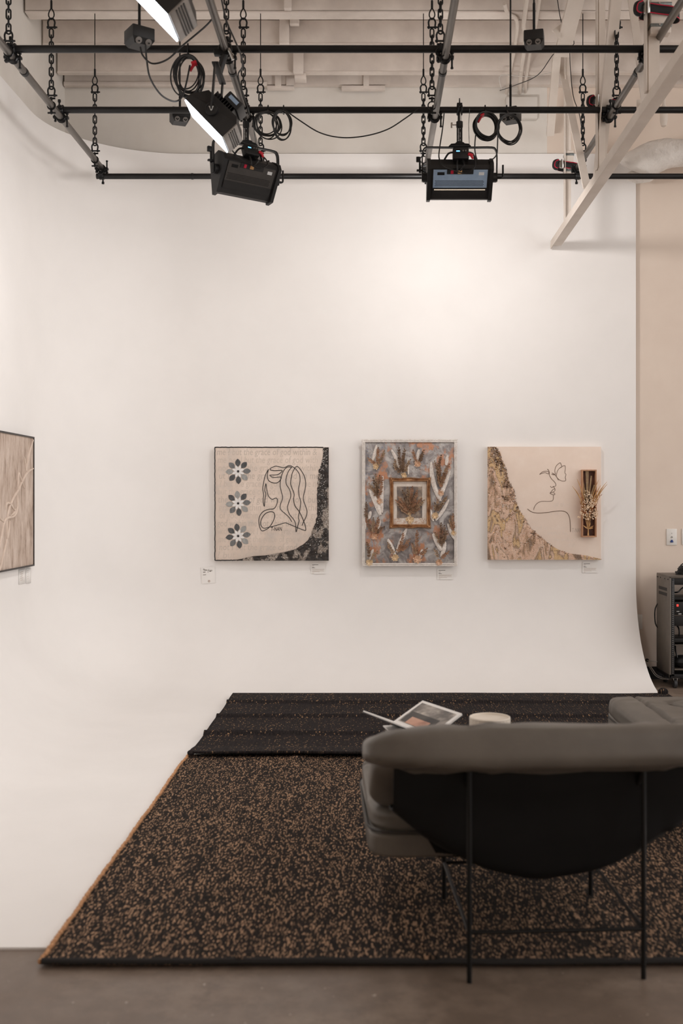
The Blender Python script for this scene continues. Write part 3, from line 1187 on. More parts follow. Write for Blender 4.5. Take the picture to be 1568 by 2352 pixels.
    put(b, U).build('safety_wire', 'galv', t, local=True)
    # the light itself
    c = A((0, .09, -.015))
    area('wall_lamp_light', c, Z @ Vector(aim), .34, .19, power, t, color=(1.0, .958, .935))
    return t


make_wall_lamp('wall_lamp', 'black wall lamp with painted blue-grey rear reflection and small lit screen under the coil pipe', (W(1055, 408, 6.766).x, 6.766, W(1055, 408, 6.766).z), R(0), R(4), ZCROSS, SPOT_W, (0, 1, -.32), True)
pv = W(566, 405, 6.79)
make_wall_lamp('wall_lamp', 'black wall lamp with black rear panel hanging below the soft panel light, turned sideways', (pv.x, 6.766, pv.z), R(37), R(-8), ZCROSS, SPOT2_W, (0, 1, -.5), False)


# ================================================================== POWER BOXES, CABLES
def power_box(px, py, Y, size, lab, rz, cord_x=None):
    p = W(px, py, Y)
    t = thing('power_box', lab, 'power box', (p.x, p.y, p.z - size * .35), 'black drop-down power boxes')
    Zr = Matrix.Rotation(rz, 3, 'Z')

    def A(q):
        return Vector((p.x, p.y, p.z)) + Zr @ Vector(q)
    s = size
    b = MB().box((0, 0, .1 * s), (s, s, .52 * s), bev=.006)
    b.v = [A(q) for q in b.v]
    b.build('box', 'plastic_black', t)
    lo, hi = [], []
    for (x, y) in ((-1, -1), (1, -1), (1, 1), (-1, 1)):
        hi.append(A((x * s * .5, y * s * .5, -.16 * s)))
        lo.append(A((x * s * .36, y * s * .36, -.38 * s)))
    b = MB().add(lo + hi, [(0, 1, 2, 3), (7, 6, 5, 4)] + [(i, (i + 1) % 4, 4 + (i + 1) % 4, 4 + i) for i in range(4)])
    b.build('tapered_base', 'plastic_black', t, smooth=False)
    for k in (-1, 1):
        b = MB()
        c = A((k * s * .22, -s * .435, -.27 * s))
        n = Zr @ Vector((0, -.84, -.54))
        b.cyl(c, c + n * .006, s * .14, 16)
        so = b.build('socket', 'housing_grey', t)
        b = MB()
        for (dx, dz) in ((-.05, .02), (.05, .02), (0, -.05)):
            q = A((k * s * .22 + dx * s, -s * .435 + dz * s * .54, -.27 * s + dz * s * .84)) + n * .0062
            b.cyl(q, q + n * .002, s * .035, 8)
        b.build('socket_hole', 'hole_black', so)
    top = zb(p.y) + (.178 if p.y < 6 else .006)
    MB().cyl(A((0, 0, .36 * s)), A((0, 0, .36 * s + .16)), .0075, 10).build('cord_grip', 'iron_black', t)
    b = MB().cyl(A((0, 0, .36 * s)), (p.x, p.y, top), .0055, 8)
    b.build('cord', 'rubber_cable', t)
    return t


power_box(320, 88, 5.70, .125, 'black power box with red-tied plugs beside the soft panel light', R(35))
power_box(413, 268, 6.92, .118, 'black power box behind the coil pipe left of the soft panel light', R(20))
power_box(1226, 92, 5.72, .105, 'black power box with pale sockets beside the white conduits', R(-12))
power_box(1172, 266, 6.92, .115, 'black power box behind the round cable coil', R(-25))


def cable(name, pix, r, lab, grp=None, m='rubber_cable', sub=6, cat='cable'):
    b = MB().tube([W(x, y, Y) for (x, y, Y) in pix], r, 8, sub)
    o = b.build(name, m)
    return tag(o, lab, cat, grp)


cable('power_cable', [(322, 108, 5.66), (328, 128, 5.66), (350, 146, 5.66), (385, 136, 5.68), (420, 104, 5.72), (470, 62, 5.75), (490, 40, 5.78)], .0048, 'black cable looping from the left power box up to the soft panel light')
cable('power_cable', [(334, 104, 5.66), (337, 140, 5.68), (345, 180, 5.71), (370, 218, 5.75), (400, 233, 5.78), (418, 222, 5.80), (428, 190, 5.81), (436, 150, 5.82)], .0048, 'black cable sagging from the left power box to the hanging coil')
cable('power_cable', [(648, 248, 6.73), (690, 278, 6.74), (735, 305, 6.74), (785, 316, 6.74), (840, 312, 6.74), (890, 297, 6.74), (930, 272, 6.74), (960, 250, 6.74)], .0042, 'black cable swagged along the coil pipe between the two wall lamps')
tag(MB().tube([(-.7505, 6.70, 3.862), (-.7495, 6.45, 3.862), (-.7500, 6.10, 3.866), (-.705, 5.93, 3.852), (-.700, 5.80, 3.868), (-.715, 5.65, 3.885), (-.738, 5.50, 3.92), (-.742, 5.30, 3.97)], .0045, 8, 6).build('power_cable', 'rubber_cable'), 'black cable taped along the panel light rail', 'cable')
cable('thin_cable', [(1148, 208, 8.62), (1182, 196, 8.15), (1235, 172, 7.9), (1275, 120, 7.8), (1318, 100, 7.7), (1290, 55, 7.6), (1276, -30, 7.5)], .003, 'thin black wire slung from the conduits to the truss top')
cable('thin_cable', [(1308, 96, 7.75), (1309, 150, 7.7), (1316, 220, 7.6), (1330, 262, 7.5), (1338, 318, 7.60)], .003, 'thin black wire dropping beside the truss chain')
cable('thin_cable', [(1152, 206, 8.28), (1146, 180, 8.24), (1160, 172, 8.22), (1215, 176, 8.2), (1272, 165, 8.08)], .0025, 'thin white wire drooping across the conduits', m='cable_white')


def coil(px, py, Y, rx, rz, turns, lab, seed, ring_jit=.12, r=.0042, tie=None, tilt=.2, tail=None):
    c = W(px, py, Y)
    s = F / Y
    t = thing('cable_coil', lab, 'cable coil', (c.x, c.y, c.z - rz / s), 'hanging cable coils')
    rnd = random.Random(seed)
    for k in range(turns):
        a, e = rx / s * (1 + rnd.uniform(-ring_jit, ring_jit)), rz / s * (1 + rnd.uniform(-ring_jit, ring_jit * .6))
        ox, oz = rnd.uniform(-.1, .1) * a, rz / s - e
        oy = (k - turns / 2) * r * 1.6
        ph = rnd.uniform(-.25, .25)
        pts = []
        for i in range(14):
            u = 2 * math.pi * i / 14
            x, z = a * math.cos(u), e * math.sin(u)
            pts.append(c + Vector((x * math.cos(ph) - z * math.sin(ph) * .4 + ox, oy + tilt * x * rnd.uniform(.7, 1), z + oz)))
        MB().tube(pts, r, 6, 3, closed=True).build('cable_turn', 'rubber_cable', t)
    if tie:
        x, y, col = tie
        q = W(x, y, Y - .02)
        b = MB().box(q, (.03, .05, .014), (0, R(-20), 0), bev=.004).box(q + Vector((-.012, 0, -.022)), (.012, .02, .045), (0, R(30), 0), bev=.003)
        b.build('tie', col, t)
    # strap looped round the pipe the coil hangs from
    yp = YCROSS[0] if Y < 6.3 else YCROSS[1]
    k = PR + .005
    b = MB().tube([c + Vector((0, 0, rz / s)), Vector((c.x, yp - k, ZCROSS - .008)), Vector((c.x, yp - k * .6, ZCROSS + k * .8)), Vector((c.x, yp, ZCROSS + k)), Vector((c.x, yp + k, ZCROSS)), Vector((c.x, yp + .004, ZCROSS - k))], .004, 6, 4, closed=True)
    b.build('hanging_loop', 'iron_black', t)
    return t


coil(432, 174, 5.853, 29, 44, 9, 'tall black cable coil with red tie below the soft panel light', 2, .2, tie=(446, 146, 'red_tape'))
coil(614, 290, 6.715, 26, 32, 6, 'loose black cable coil on the coil pipe beside the turned wall lamp', 4, .22)
coil(648, 286, 6.655, 20, 31, 4, 'small black cable coil hanging beside the loose coil on the pipe', 9, .15)
coil(1116, 290, 6.70, 27, 28, 9, 'thick round black cable coil with red tie on the coil pipe', 5, .10, .0055, tie=(1106, 266, 'red_tape'))
coil(1168, 297, 6.655, 27, 33, 5, 'open black cable coil hanging in front of a power box', 6, .10)
cable('power_cable', [(1093, 300, 6.7), (1090, 335, 6.72), (1092, 356, 6.74), (1098, 374, 6.76)], .004, 'black lead dropping from the thick coil to the wall lamp')
cable('power_cable', [(1143, 300, 6.66), (1142, 335, 6.68), (1140, 355, 6.7), (1128, 368, 6.7), (1108, 377, 6.72)], .004, 'black lead curving from the open coil to the wall lamp')


# ================================================================== TRUSS, DUCT, CONDUIT
def bar_between(b, a, c, wx, wy, axis=(1, 0, 0)):
    """rectangular bar a->c, wx measured along axis"""
    a, c = Vector(a), Vector(c)
    d = (c - a).normalized()
    u = Vector(axis)
    u = (u - d * u.dot(d)).normalized()
    w = d.cross(u)
    vs = [p + u * sx * wx / 2 + w * sy * wy / 2 for p in (a, c) for (sx, sy) in ((-1, -1), (1, -1), (1, 1), (-1, 1))]
    b.add(vs, [(3, 2, 1, 0), (4, 5, 6, 7)] + [(i, (i + 1) % 4, 4 + (i + 1) % 4, 4 + i) for i in range(4)])
    return b


def angle_between(b, a, c, w1, w2, th, axis=(1, 0, 0)):
    """steel angle: one leg along axis, other leg perpendicular"""
    a, c = Vector(a), Vector(c)
    d = (c - a).normalized()
    u = Vector(axis)
    u = (u - d * u.dot(d)).normalized()
    w = d.cross(u)
    if w.y > 0:
        w = -w
    sec = [(-w1 / 2, 0), (w1 / 2, 0), (w1 / 2, th), (-w1 / 2 + th, th), (-w1 / 2 + th, w2), (-w1 / 2, w2)]
    n = len(sec)
    vs = [p + u * x + w * y for p in (a, c) for x, y in sec]
    b.add(vs, [tuple(range(n)), tuple(range(2 * n - 1, n - 1, -1))] + [(i, (i + 1) % n, n + (i + 1) % n, n + i) for i in range(n)])
    return b


def build_truss():
    t = thing('roof_truss', 'white painted steel roof truss reaching from the back wall over the grid', 'truss', (1.5, 7.0, 3.5))

    def P(x, y, X):
        return W(x, y, F * X / (x - PX))
    # bottom chord: from the wall toward the camera
    a = W(1276, 562, 8.54)
    k = Vector((1.53, 4.3, 3.585))
    k.x = a.x + .02
    d = k - a
    b = MB()
    angle_between(b, a + Vector((0, 0, .0)), k, .088, .034, .008)
    bar_between(b, a + Vector((0, 0, .012)), k + Vector((0, 0, .012)), .088, .03)
    b.build('bottom_chord', 'steel_white', t, smooth=False)
    X = a.x

    def chord(Y):
        u = (Y - a.y) / d.y
        return a + d * u

    def member(name, p, q, w1, w2, m='steel_white'):
        b = MB()
        angle_between(b, p, q, w1, w2, .006)
        return b.build(name, m, t, smooth=False)
    # upright at the wall end (white edge, grey web)
    Y = F * X / (1302 - PX)
    z0 = chord(Y).z + .02
    member('upright', (X, Y, z0), (X, Y, 5.35), .052, .05)
    b = MB().box((X + .008, Y - .012, (z0 + 5.2) / 2), (.036, .006, 5.2 - z0))
    b.build('upright_web', 'steel_white', t, smooth=False)
    # upright 2
    Y = F * X / (1388 - PX) + .05
    z0 = chord(Y).z + .02
    member('upright', (X - .02, Y, z0), (X - .02, Y, 5.5), .056, .05)
    MB().box((X - .008, Y - .012, (z0 + 5.4) / 2), (.040, .006, 5.4 - z0)).build('upright_web', 'steel_white', t, smooth=False)
    # upright 3
    Y = 5.60
    z0 = chord(Y).z + .02
    member('upright', (X - .015, Y, z0), (X - .015, Y, 5.7), .075, .05)
    MB().box((X - .002, Y - .012, (z0 + 5.6) / 2), (.058, .006, 5.6 - z0)).build('upright_web', 'steel_white', t, smooth=False)
    # diagonals
    Y1 = 7.20
    p = chord(Y1) + Vector((-.03, 0, .03))
    q = W(1290, 110, 8.28)
    q.x = X - .03
    b = MB()
    bar_between(b, p, q, .052, .012)
    b.build('diagonal', 'steel_white', t, smooth=False)
    p = chord(6.98) + Vector((0, 0, .03))
    q = Vector((X + .0, 6.2, 5.0))
    member('diagonal', p, q, .075, .05)
    p = chord(5.9) + Vector((.03, 0, .03))
    q = Vector((X + .03, 6.6, 5.3))
    b = MB()
    bar_between(b, p, q, .045, .012)
    b.build('diagonal', 'steel_white', t, smooth=False)
    # end post at the wall and the wide strut rising to the roof
    b = MB()
    bar_between(b, W(1263, 310, 8.50), W(1279, 118, 7.92), .060, .03)
    b.build('end_post', 'steel_white', t, smooth=False)
    b = MB()
    bar_between(b, W(1289, 128, 7.80), W(1332, -40, 7.25), .112, .03)
    b.build('top_strut', 'steel_white', t, smooth=False)
    b = MB().prism([W(1268, 69, 7.60), W(1292, 52, 7.60), W(1287, 90, 7.60)], (0, .02, 0))
    b.build('gusset', 'steel_white', t, smooth=False)
    b = MB().prism([W(1462, 229, 6.0), W(1486, 229, 6.0), W(1494, 240, 6.0), W(1478, 257, 6.0), W(1462, 257, 6.0)], (0, .008, 0))
    gp = b.build('gusset', 'steel_white', t, smooth=False)
    MB().cyl(W(1475, 240, 5.998), W(1475, 240, 5.985), .008, 8).build('bolt', 'steel_white', gp)
    return X


XT = build_truss()


def sleeve(px0, px1, py0, py1, Y, lab, strap, slab, tail):
    a, c = W(px0, py0, Y), W(px1, py1, Y)
    w, h = c.x - a.x, a.z - c.z
    cx, cz = (a.x + c.x) / 2, (a.z + c.z) / 2
    t = thing('wood_sleeve', lab, 'block', (cx, Y + .03, c.z), 'padded blocks on the truss uprights')
    MB().box((cx, Y + .03, cz), (w, .06, h), bev=.004).build('block', 'steel_white', t)
    for k in (.16, .78):
        z = a.z - h * k
        s = MB().box((cx, Y + .028, z), (w + .006, .068, h * .085), bev=.001).build('metal_band', 'galv', t)
        MB().cyl((cx - w * .1, Y - .006, z), (cx - w * .1, Y - .010, z), .005, 8).build('screw', 'chrome', s)
    if not strap:
        return
    # ratchet strap round block and rail
    z = a.z - h * strap
    s = thing('ratchet_strap', slab, 'strap', (cx, Y - .02, z - .03), 'ratchet straps on the truss')
    xr = XLONG[3] + .02
    hh = .026
    path = [(cx - w / 2 - .05, Y + .02), (cx - w / 2 - .035, Y - .014), (cx, Y - .012), (cx + w / 2 + .01, Y - .01), (max(cx + w / 2 + .05, xr), Y + .02), (max(cx + w / 2 + .04, xr), Y + .07), (cx, Y + .078), (cx - w / 2 - .04, Y + .07)]
    pts = catmull([(x, y, 0) for x, y in path], 4, True)
    for (z0, z1, m, o) in ((-hh, hh, 'strap_black', 0), (hh - .005, hh, 'strap_red', .0012), (-hh, -hh + .005, 'strap_red', .0012)):
        b = MB()
        cen = Vector((cx, Y + .03, 0))
        vs, fs = [], []
        for p in pts:
            dd = (p - cen).normalized() * o
            for zz in (z0, z1):
                vs.append(Vector((p.x, p.y, z + zz - .012 * (p.x - cx) / .1)) + dd)
        n = len(pts)
        fs = [(2 * i, 2 * ((i + 1) % n), 2 * ((i + 1) % n) + 1, 2 * i + 1) for i in range(n)]
        ob = b.add(vs, fs).build('webbing' if m == 'strap_black' else 'webbing_edge', m, s)
        md = ob.modifiers.new('thickness', 'SOLIDIFY')
        md.thickness = .002
    x0 = cx - w / 2 - .03
    b = MB().box((x0, Y - .03, z), (.03, .02, .055), bev=.003).cyl((x0, Y - .045, z - .034), (x0, Y - .045, z + .034), .007, 8)
    b.build('ratchet', 'chrome', s)
    b = MB()
    pts = [(x0 - .02, Y - .03, z + .03), (x0 - .045, Y - .03, z + .015), (x0 - .05, Y - .03, z - .02), (x0 - .03, Y - .035, z - .035)]
    b.tube(pts, [.012, .022, .02, .012], 8, 4)
    b.build('rolled_tail', 'strap_black', s)
    b = MB().tube([(p[0] - .004, p[1] - .018, p[2]) for p in pts], .0035, 6, 4)
    b.build('tail_edge', 'strap_red', s)


sleeve(1297, 1317, 345, 404, 8.02, 'white padded block banded to the truss upright beside the wall-side pipe', .60, 'black and red ratchet strap round the block by the wall-side pipe', 1)
sleeve(1380, 1406, 200, 272, 6.83, 'white padded block banded to the truss upright behind the coil pipe', .50, 'black and red ratchet strap round the block behind the coil pipe', 1)
sleeve(1495, 1541, -4, 75, 5.54, 'grey-white padded block banded to the truss upright nearest the room', .36, 'black and red ratchet strap round the block above the power box pipe', 1)


def build_duct():
    t = thing('air_duct', 'white wrapped round air duct turning along the beige wall', 'duct', (2.4, 8.3, 3.9))
    rnd = random.Random(8)
    base = [W(1452, 392, 8.36), W(1462, 384, 8.34), W(1482, 371, 8.32), W(1510, 358, 8.30), W(1545, 351, 8.30), W(1600, 352, 8.30), W(1760, 352, 8.30)]
    fine = catmull(base, 10)
    n = 36
    m = len(fine)
    vs, fs = [], []
    for i, p in enumerate(fine):
        q0, q1 = fine[max(0, i - 1)], fine[min(m - 1, i + 1)]
        d = (q1 - q0).normalized()
        u = Vector((0, 0, 1))
        u = (u - d * u.z).normalized()
        w = d.cross(u)
        rr = .150
        if i < 9:
            rr = .150 * (.15 + .85 * math.sin(math.pi / 2 * (i + .3) / 9.3))
        for j in range(n):
            a = 2 * math.pi * j / n
            dirv = u * math.cos(a) + w * math.sin(a)
            q = p + dirv * rr
            f = 1 + .05 * noise.noise(q * 9) + .035 * noise.noise(q * 24) + .02 * noise.noise(Vector((q.x * 60, q.y * 10, q.z * 10)))
            vs.append(p + dirv * rr * f)
    for i in range(m - 1):
        for j in range(n):
            fs.append((i * n + j, i * n + (j + 1) % n, (i + 1) * n + (j + 1) % n, (i + 1) * n + j))
    fs.append(tuple(range(n)))
    MB().add(vs, fs).build('wrapped_duct', 'duct_wrap', t, ang=70)
    b = MB().tube([W(1437, 406, 8.42), W(1462, 404, 8.40), W(1490, 400, 8.38), W(1512, 392, 8.36)], [.02, .06, .06, .02], 16, 5)
    b.build('wrap_bulge', 'duct_wrap', t)


build_duct()

b = MB().lathe(W(1524, 292, 8.40), [(.004, 0), (.022, .01), (.030, .05), (.030, .12), (.022, .16), (.012, .18), (.012, .43)], 20)
o = b.build('pipe_stub', 'steel_white')
tag(o, 'short white capped pipe stub under the roof beside the truss chord', 'pipe')
# attach it upward to the roof by a thin conduit is part of the same thing: keep one mesh


def conduit(pix, r, lab):
    pts = [W(x, y, min(8.60 - r, (4.755 + SL * 8.6 - H - r - .012) / ((PY - y) / F + SL))) for x, y, Y in pix[:-1]]
    pts.append(W(pix[-1][0], pix[-1][1], YW))
    o = MB().tube(pts, r, 12, 5).build('conduit', 'steel_white')
    tag(o, lab, 'conduit', 'white electrical conduits')


conduit([(1158, 8, 7.55), (1165, 30, 7.6), (1182, 40, 7.75), (1188, 60, 7.9), (1182, 105, 8.15), (1172, 160, 8.42), (1166, 190, 8.5), (1163, 214, 8.6)], .014, 'white conduit with an S-bend, closest to the power box cord')
conduit([(1212, -20, 7.4), (1204, 40, 7.6), (1202, 62, 7.8), (1206, 80, 8.0), (1202, 125, 8.25), (1195, 175, 8.5), (1193, 214, 8.6)], .016, 'thicker white conduit passing behind the right power box')
conduit([(1240, -10, 7.5), (1231, 50, 7.8), (1219, 110, 8.15), (1211, 160, 8.45), (1207, 185, 8.5), (1206, 212, 8.6)], .012, 'thin straight white conduit rising beside the thicker conduit')

t = thing('junction_box', 'flat white junction box on the wall below the conduits', 'junction box', (W(1196, 250, 8.6).x, 8.6, W(1196, 276, 8.6).z))
a, c = W(1160, 226, 8.6), W(1232, 276, 8.6)
MB().box(((a.x + c.x) / 2, 8.59, (a.z + c.z) / 2), (c.x - a.x, .058, a.z - c.z), bev=.003).build('body', 'wall_white', t)
MB().box(((a.x + c.x) / 2, 8.558, (a.z + c.z) / 2), (c.x - a.x - .01, .005, a.z - c.z - .01), bev=.001).build('cover', 'wall_white', t)


# ================================================================== BEIGE WALL FITTINGS, RACK
def wall_plate(x0, x1, y0, y1, lab, jacks):
    a, c = W(x0, y0, YW), W(x1, y1, YW)
    cx, cz = (a.x + c.x) / 2, (a.z + c.z) / 2
    t = thing('wall_plate', lab, 'wall plate', (cx, YW, c.z))
    MB().box((cx, YW - .004, cz), (c.x - a.x, .008, a.z - c.z), bev=.003).build('plate', 'plate_plastic', t)
    if jacks:
        MB().cyl((cx, YW - .008, cz + .03), (cx, YW - .010, cz + .03), .003, 10).build('screw', 'housing_grey', t)
        MB().torus((cx, YW - .009, cz - .002), .006, .002, (0, 1, 0), 12, 6).build('coax_socket', 'housing_grey', t)
        b = MB().box((cx, YW - .011, cz - .038), (.022, .008, .012), bev=.001).box((cx, YW - .011, cz - .028), (.014, .008, .010), bev=.001)
        b.build('data_plug', 'blue_tape', t)
    return t


wall_plate(1529.5, 1553.5, 1214.5, 1252, 'white wall plate with coax socket and blue data plug', True)
wall_plate(1564.5, 1588, 1214, 1251, 'blank white wall plate beside the blue data plug plate', False)
wall_plate(1462, 1474.5, 1411, 1445, 'white outlet cover low on the beige wall behind the backdrop edge', False)

t = thing('wall_grommet', 'black cable hole with white cables leading to the equipment rack', 'cable outlet', (W(1485, 1518, YW).x, YW, W(1485, 1518, YW).z))
p = W(1485.5, 1516, YW - .004)
MB().cyl(p + Vector((0, .004, 0)), p + Vector((0, -.01, 0)), .013, 16).build('hole', 'rack_black', t)
for k, pix in enumerate(([(1485, 1517, 8.60), (1497, 1518, 8.56), (1512, 1521, 8.5)], [(1484, 1521, 8.60), (1494, 1537, 8.55), (1505, 1552, 8.5), (1520, 1559, 8.42), (1534, 1560, 8.35)], [(1486, 1521, 8.60), (1498, 1537, 8.55), (1508, 1550, 8.5), (1524, 1557, 8.42), (1538, 1560, 8.35)])):
    MB().tube([W(*q) for q in pix], .0035, 6, 5).build('white_cable', 'cable_white', t)


def build_rack():
    x0, x1, yf, yb = 2.295, 2.80, 8.17, 8.53
    z0, z1 = .085, .855
    t = thing('equipment_rack', 'open black equipment rack on casters against the beige wall', 'rack', ((x0 + x1) / 2, (yf + yb) / 2, 0))
    ym = (yf + yb) / 2
    for x in (x0 + .008, x1 - .008):
        p = MB().box((x, ym, (z0 + z1) / 2), (.016, yb - yf, z1 - z0), bev=.002).build('side_panel', 'rack_metal', t)
        s = -1 if x < 2.5 else 1
        for z in (.755, .715):
            b = MB().prism([(x + s * .0082, yf + .06, z + .012), (x + s * .0082, yb - .07, z + .012), (x + s * .0082, yb - .07, z - .012), (x + s * .0082, yf + .06, z - .012)], (s * .001, 0, 0))
            b.build('side_vent', 'rack_vent', p, smooth=False)
        for y in (yf + .03, yf + .12, yb - .12, yb - .05, yb - .02):
            MB().cyl((x + s * .008, y, z1 - .02), (x + s * .011, y, z1 - .02), .005, 8).build('screw', 'rack_black', p)
    b = MB().tube([(x0, yb - .03, .62), (x0 - .018, yb - .03, .58), (x0 - .022, yb - .03, .52), (x0 - .016, yb - .03, .46), (x0, yb - .03, .43)], .005, 8, 3)
    b.build('side_handle', 'rack_black', t)
    MB().box(((x0 + x1) / 2, ym, z1), (x1 - x0, yb - yf, .02), bev=.003).build('top_panel', 'rack_metal', t)
    MB().box(((x0 + x1) / 2, ym, z0 + .01), (x1 - x0, yb - yf, .03), bev=.003).build('base_panel', 'rack_black', t)
    # front rails with screw holes
    for x in (x0 + .028, x1 - .028):
        r = MB().box((x, yf + .006, (z0 + z1) / 2), (.026, .012, z1 - z0 - .02), bev=.001).build('rack_rail', 'rack_black', t)
        b = MB()
        for k in range(46):
            z = z0 + .035 + k * .0155
            b.box((x, yf - .0008, z), (.006, .001, .006))
        b.build('rail_holes', 'housing_grey' if x < 2.5 else 'housing_grey', r, smooth=False, kind='stuff')
    xa, xb = x0 + .042, x1 - .042
    xc = (xa + xb) / 2

    def unit(name, za, zb_, m, dep=.20, y=0.0):
        return MB().box((xc, yf + dep / 2 + y, (za + zb_) / 2), (xb - xa, dep, zb_ - za), bev=.003).build(name, m, t)
    unit('front_panel', .795, .845, 'rack_black', .03)
    u = unit('switch_unit', .68, .70, 'rack_black', .25)
    amp = unit('amplifier', .565, .665, 'rack_black', .22)
    MB().box((xa + .022, yf - .002, .638), (.014, .004, .016)).build('power_light', 'led_red', amp, smooth=False)
    MB().box((xa + .025, yf - .002, .592), (.020, .003, .004)).build('marking', 'white_print', amp, smooth=False)
    MB().box((xa + .040, yf - .002, .573), (.022, .003, .005)).build('marking', 'white_print', amp, smooth=False)
    unit('blank_panel', .48, .555, 'rack_black', .02)
    unit('shelf', .355, .385, 'rack_black', .24)
    unit('shelf', .33, .336, 'rack_metal', .24)
    unit('shelf', .140, .150, 'rack_metal', .26)
    b = MB().sph((xa + .09, yf + .1, .195), (.10, .09, .05), 14, 8)
    b.build('bundled_bag', 'plastic_black', t)
    for pts in ([(xa + .0, yf + .10, .73), (xa + .03, yf + .02, .738), (xa + .07, yf + .05, .765), (xa + .12, yf + .1, .78)],
                [(xa + .05, yf + .16, .48), (xa + .06, yf + .1, .45), (xa + .065, yf + .1, .39)],
                [(xa + .05, yf + .16, .33), (xa + .03, yf + .08, .28), (xa + .04, yf + .06, .22)]):
        MB().tube(pts, .006, 8, 4).build('lead', 'rubber_cable', t)
    for (x, y) in ((x0 + .055, yf + .045), (x1 - .055, yf + .045), (x0 + .055, yb - .045), (x1 - .055, yb - .045)):
        b = MB().box((x, y, .080), (.06, .06, .008), bev=.001).box((x - .014, y - .004, .058), (.003, .035, .045)).box((x + .014, y - .004, .058), (.003, .035, .045))
        cs = b.build('caster', 'chrome', t)
        b = MB().cyl((x - .011, y - .008, .034), (x + .011, y - .008, .034), .034, 24)
        w = b.build('wheel', 'caster_rubber', cs)
    return x0, yf, z1


rx, ry, rz_ = build_rack()
t = thing('cable_bundle', 'black cable bundle lying on top of the equipment rack', 'cable coil', (2.47, 8.30, rz_ + .01))
rnd = random.Random(5)
for k in range(9):
    c = Vector((2.47 + rnd.uniform(-.01, .01), 8.30, rz_ + .016 + .007 * k))
    a = .085 - .004 * k
    MB().tube([c + Vector((a * math.cos(u), a * .9 * math.sin(u), rnd.uniform(-.003, .003))) for u in [2 * math.pi * i / 12 for i in range(12)]], .005, 6, 3, closed=True).build('cable_turn', 'rubber_cable', t)
MB().tube([(2.372, 8.24, rz_ + .016), (2.39, 8.24, rz_ + .06), (2.42, 8.25, rz_ + .095), (2.47, 8.27, rz_ + .10), (2.52, 8.29, rz_ + .06)], .005, 8, 4).build('cable_end', 'rubber_cable', t)


# ================================================================== PICTURES
YC = YB - .002                       # back of everything hung on the cyclorama


def stroke(b, pts, r, sub=4):
    b.tube(pts, r, 5, sub)


def leaf(b, base, tip, w, up, curl=.25):
    """folded diamond leaf"""
    base, tip, up = Vector(base), Vector(tip), Vector(up)
    d = tip - base
    side = d.cross(up).normalized() * w
    m1, m2 = base + d * .35, base + d * .7
    lift = up * w * curl
    vs = [base, m1 + side + lift, m1, m1 - side + lift, m2 + side * .75 + lift * 1.3, m2 + up * w * .2, m2 - side * .75 + lift * 1.3, tip + lift]
    b.add(vs, [(0, 1, 2), (0, 2, 3), (1, 4, 5, 2), (2, 5, 6, 3), (4, 7, 5), (5, 7, 6)])


def petal(b, c, a, r0, r1, w, n, th):
    """pointed oval petal in the xz plane round c, thickness toward -y"""
    ux, uz = Vector((math.cos(a), 0, math.sin(a))), Vector((-math.sin(a), 0, math.cos(a)))
    pts = []
    for k in range(n + 1):
        u = k / n
        pts.append((r0 + (r1 - r0) * u, w * math.sin(math.pi * u) ** .8))
    poly = [c + ux * x + uz * y for x, y in pts] + [c + ux * x - uz * y for x, y in reversed(pts[1:-1])]
    b.prism(poly, (0, -th, 0))


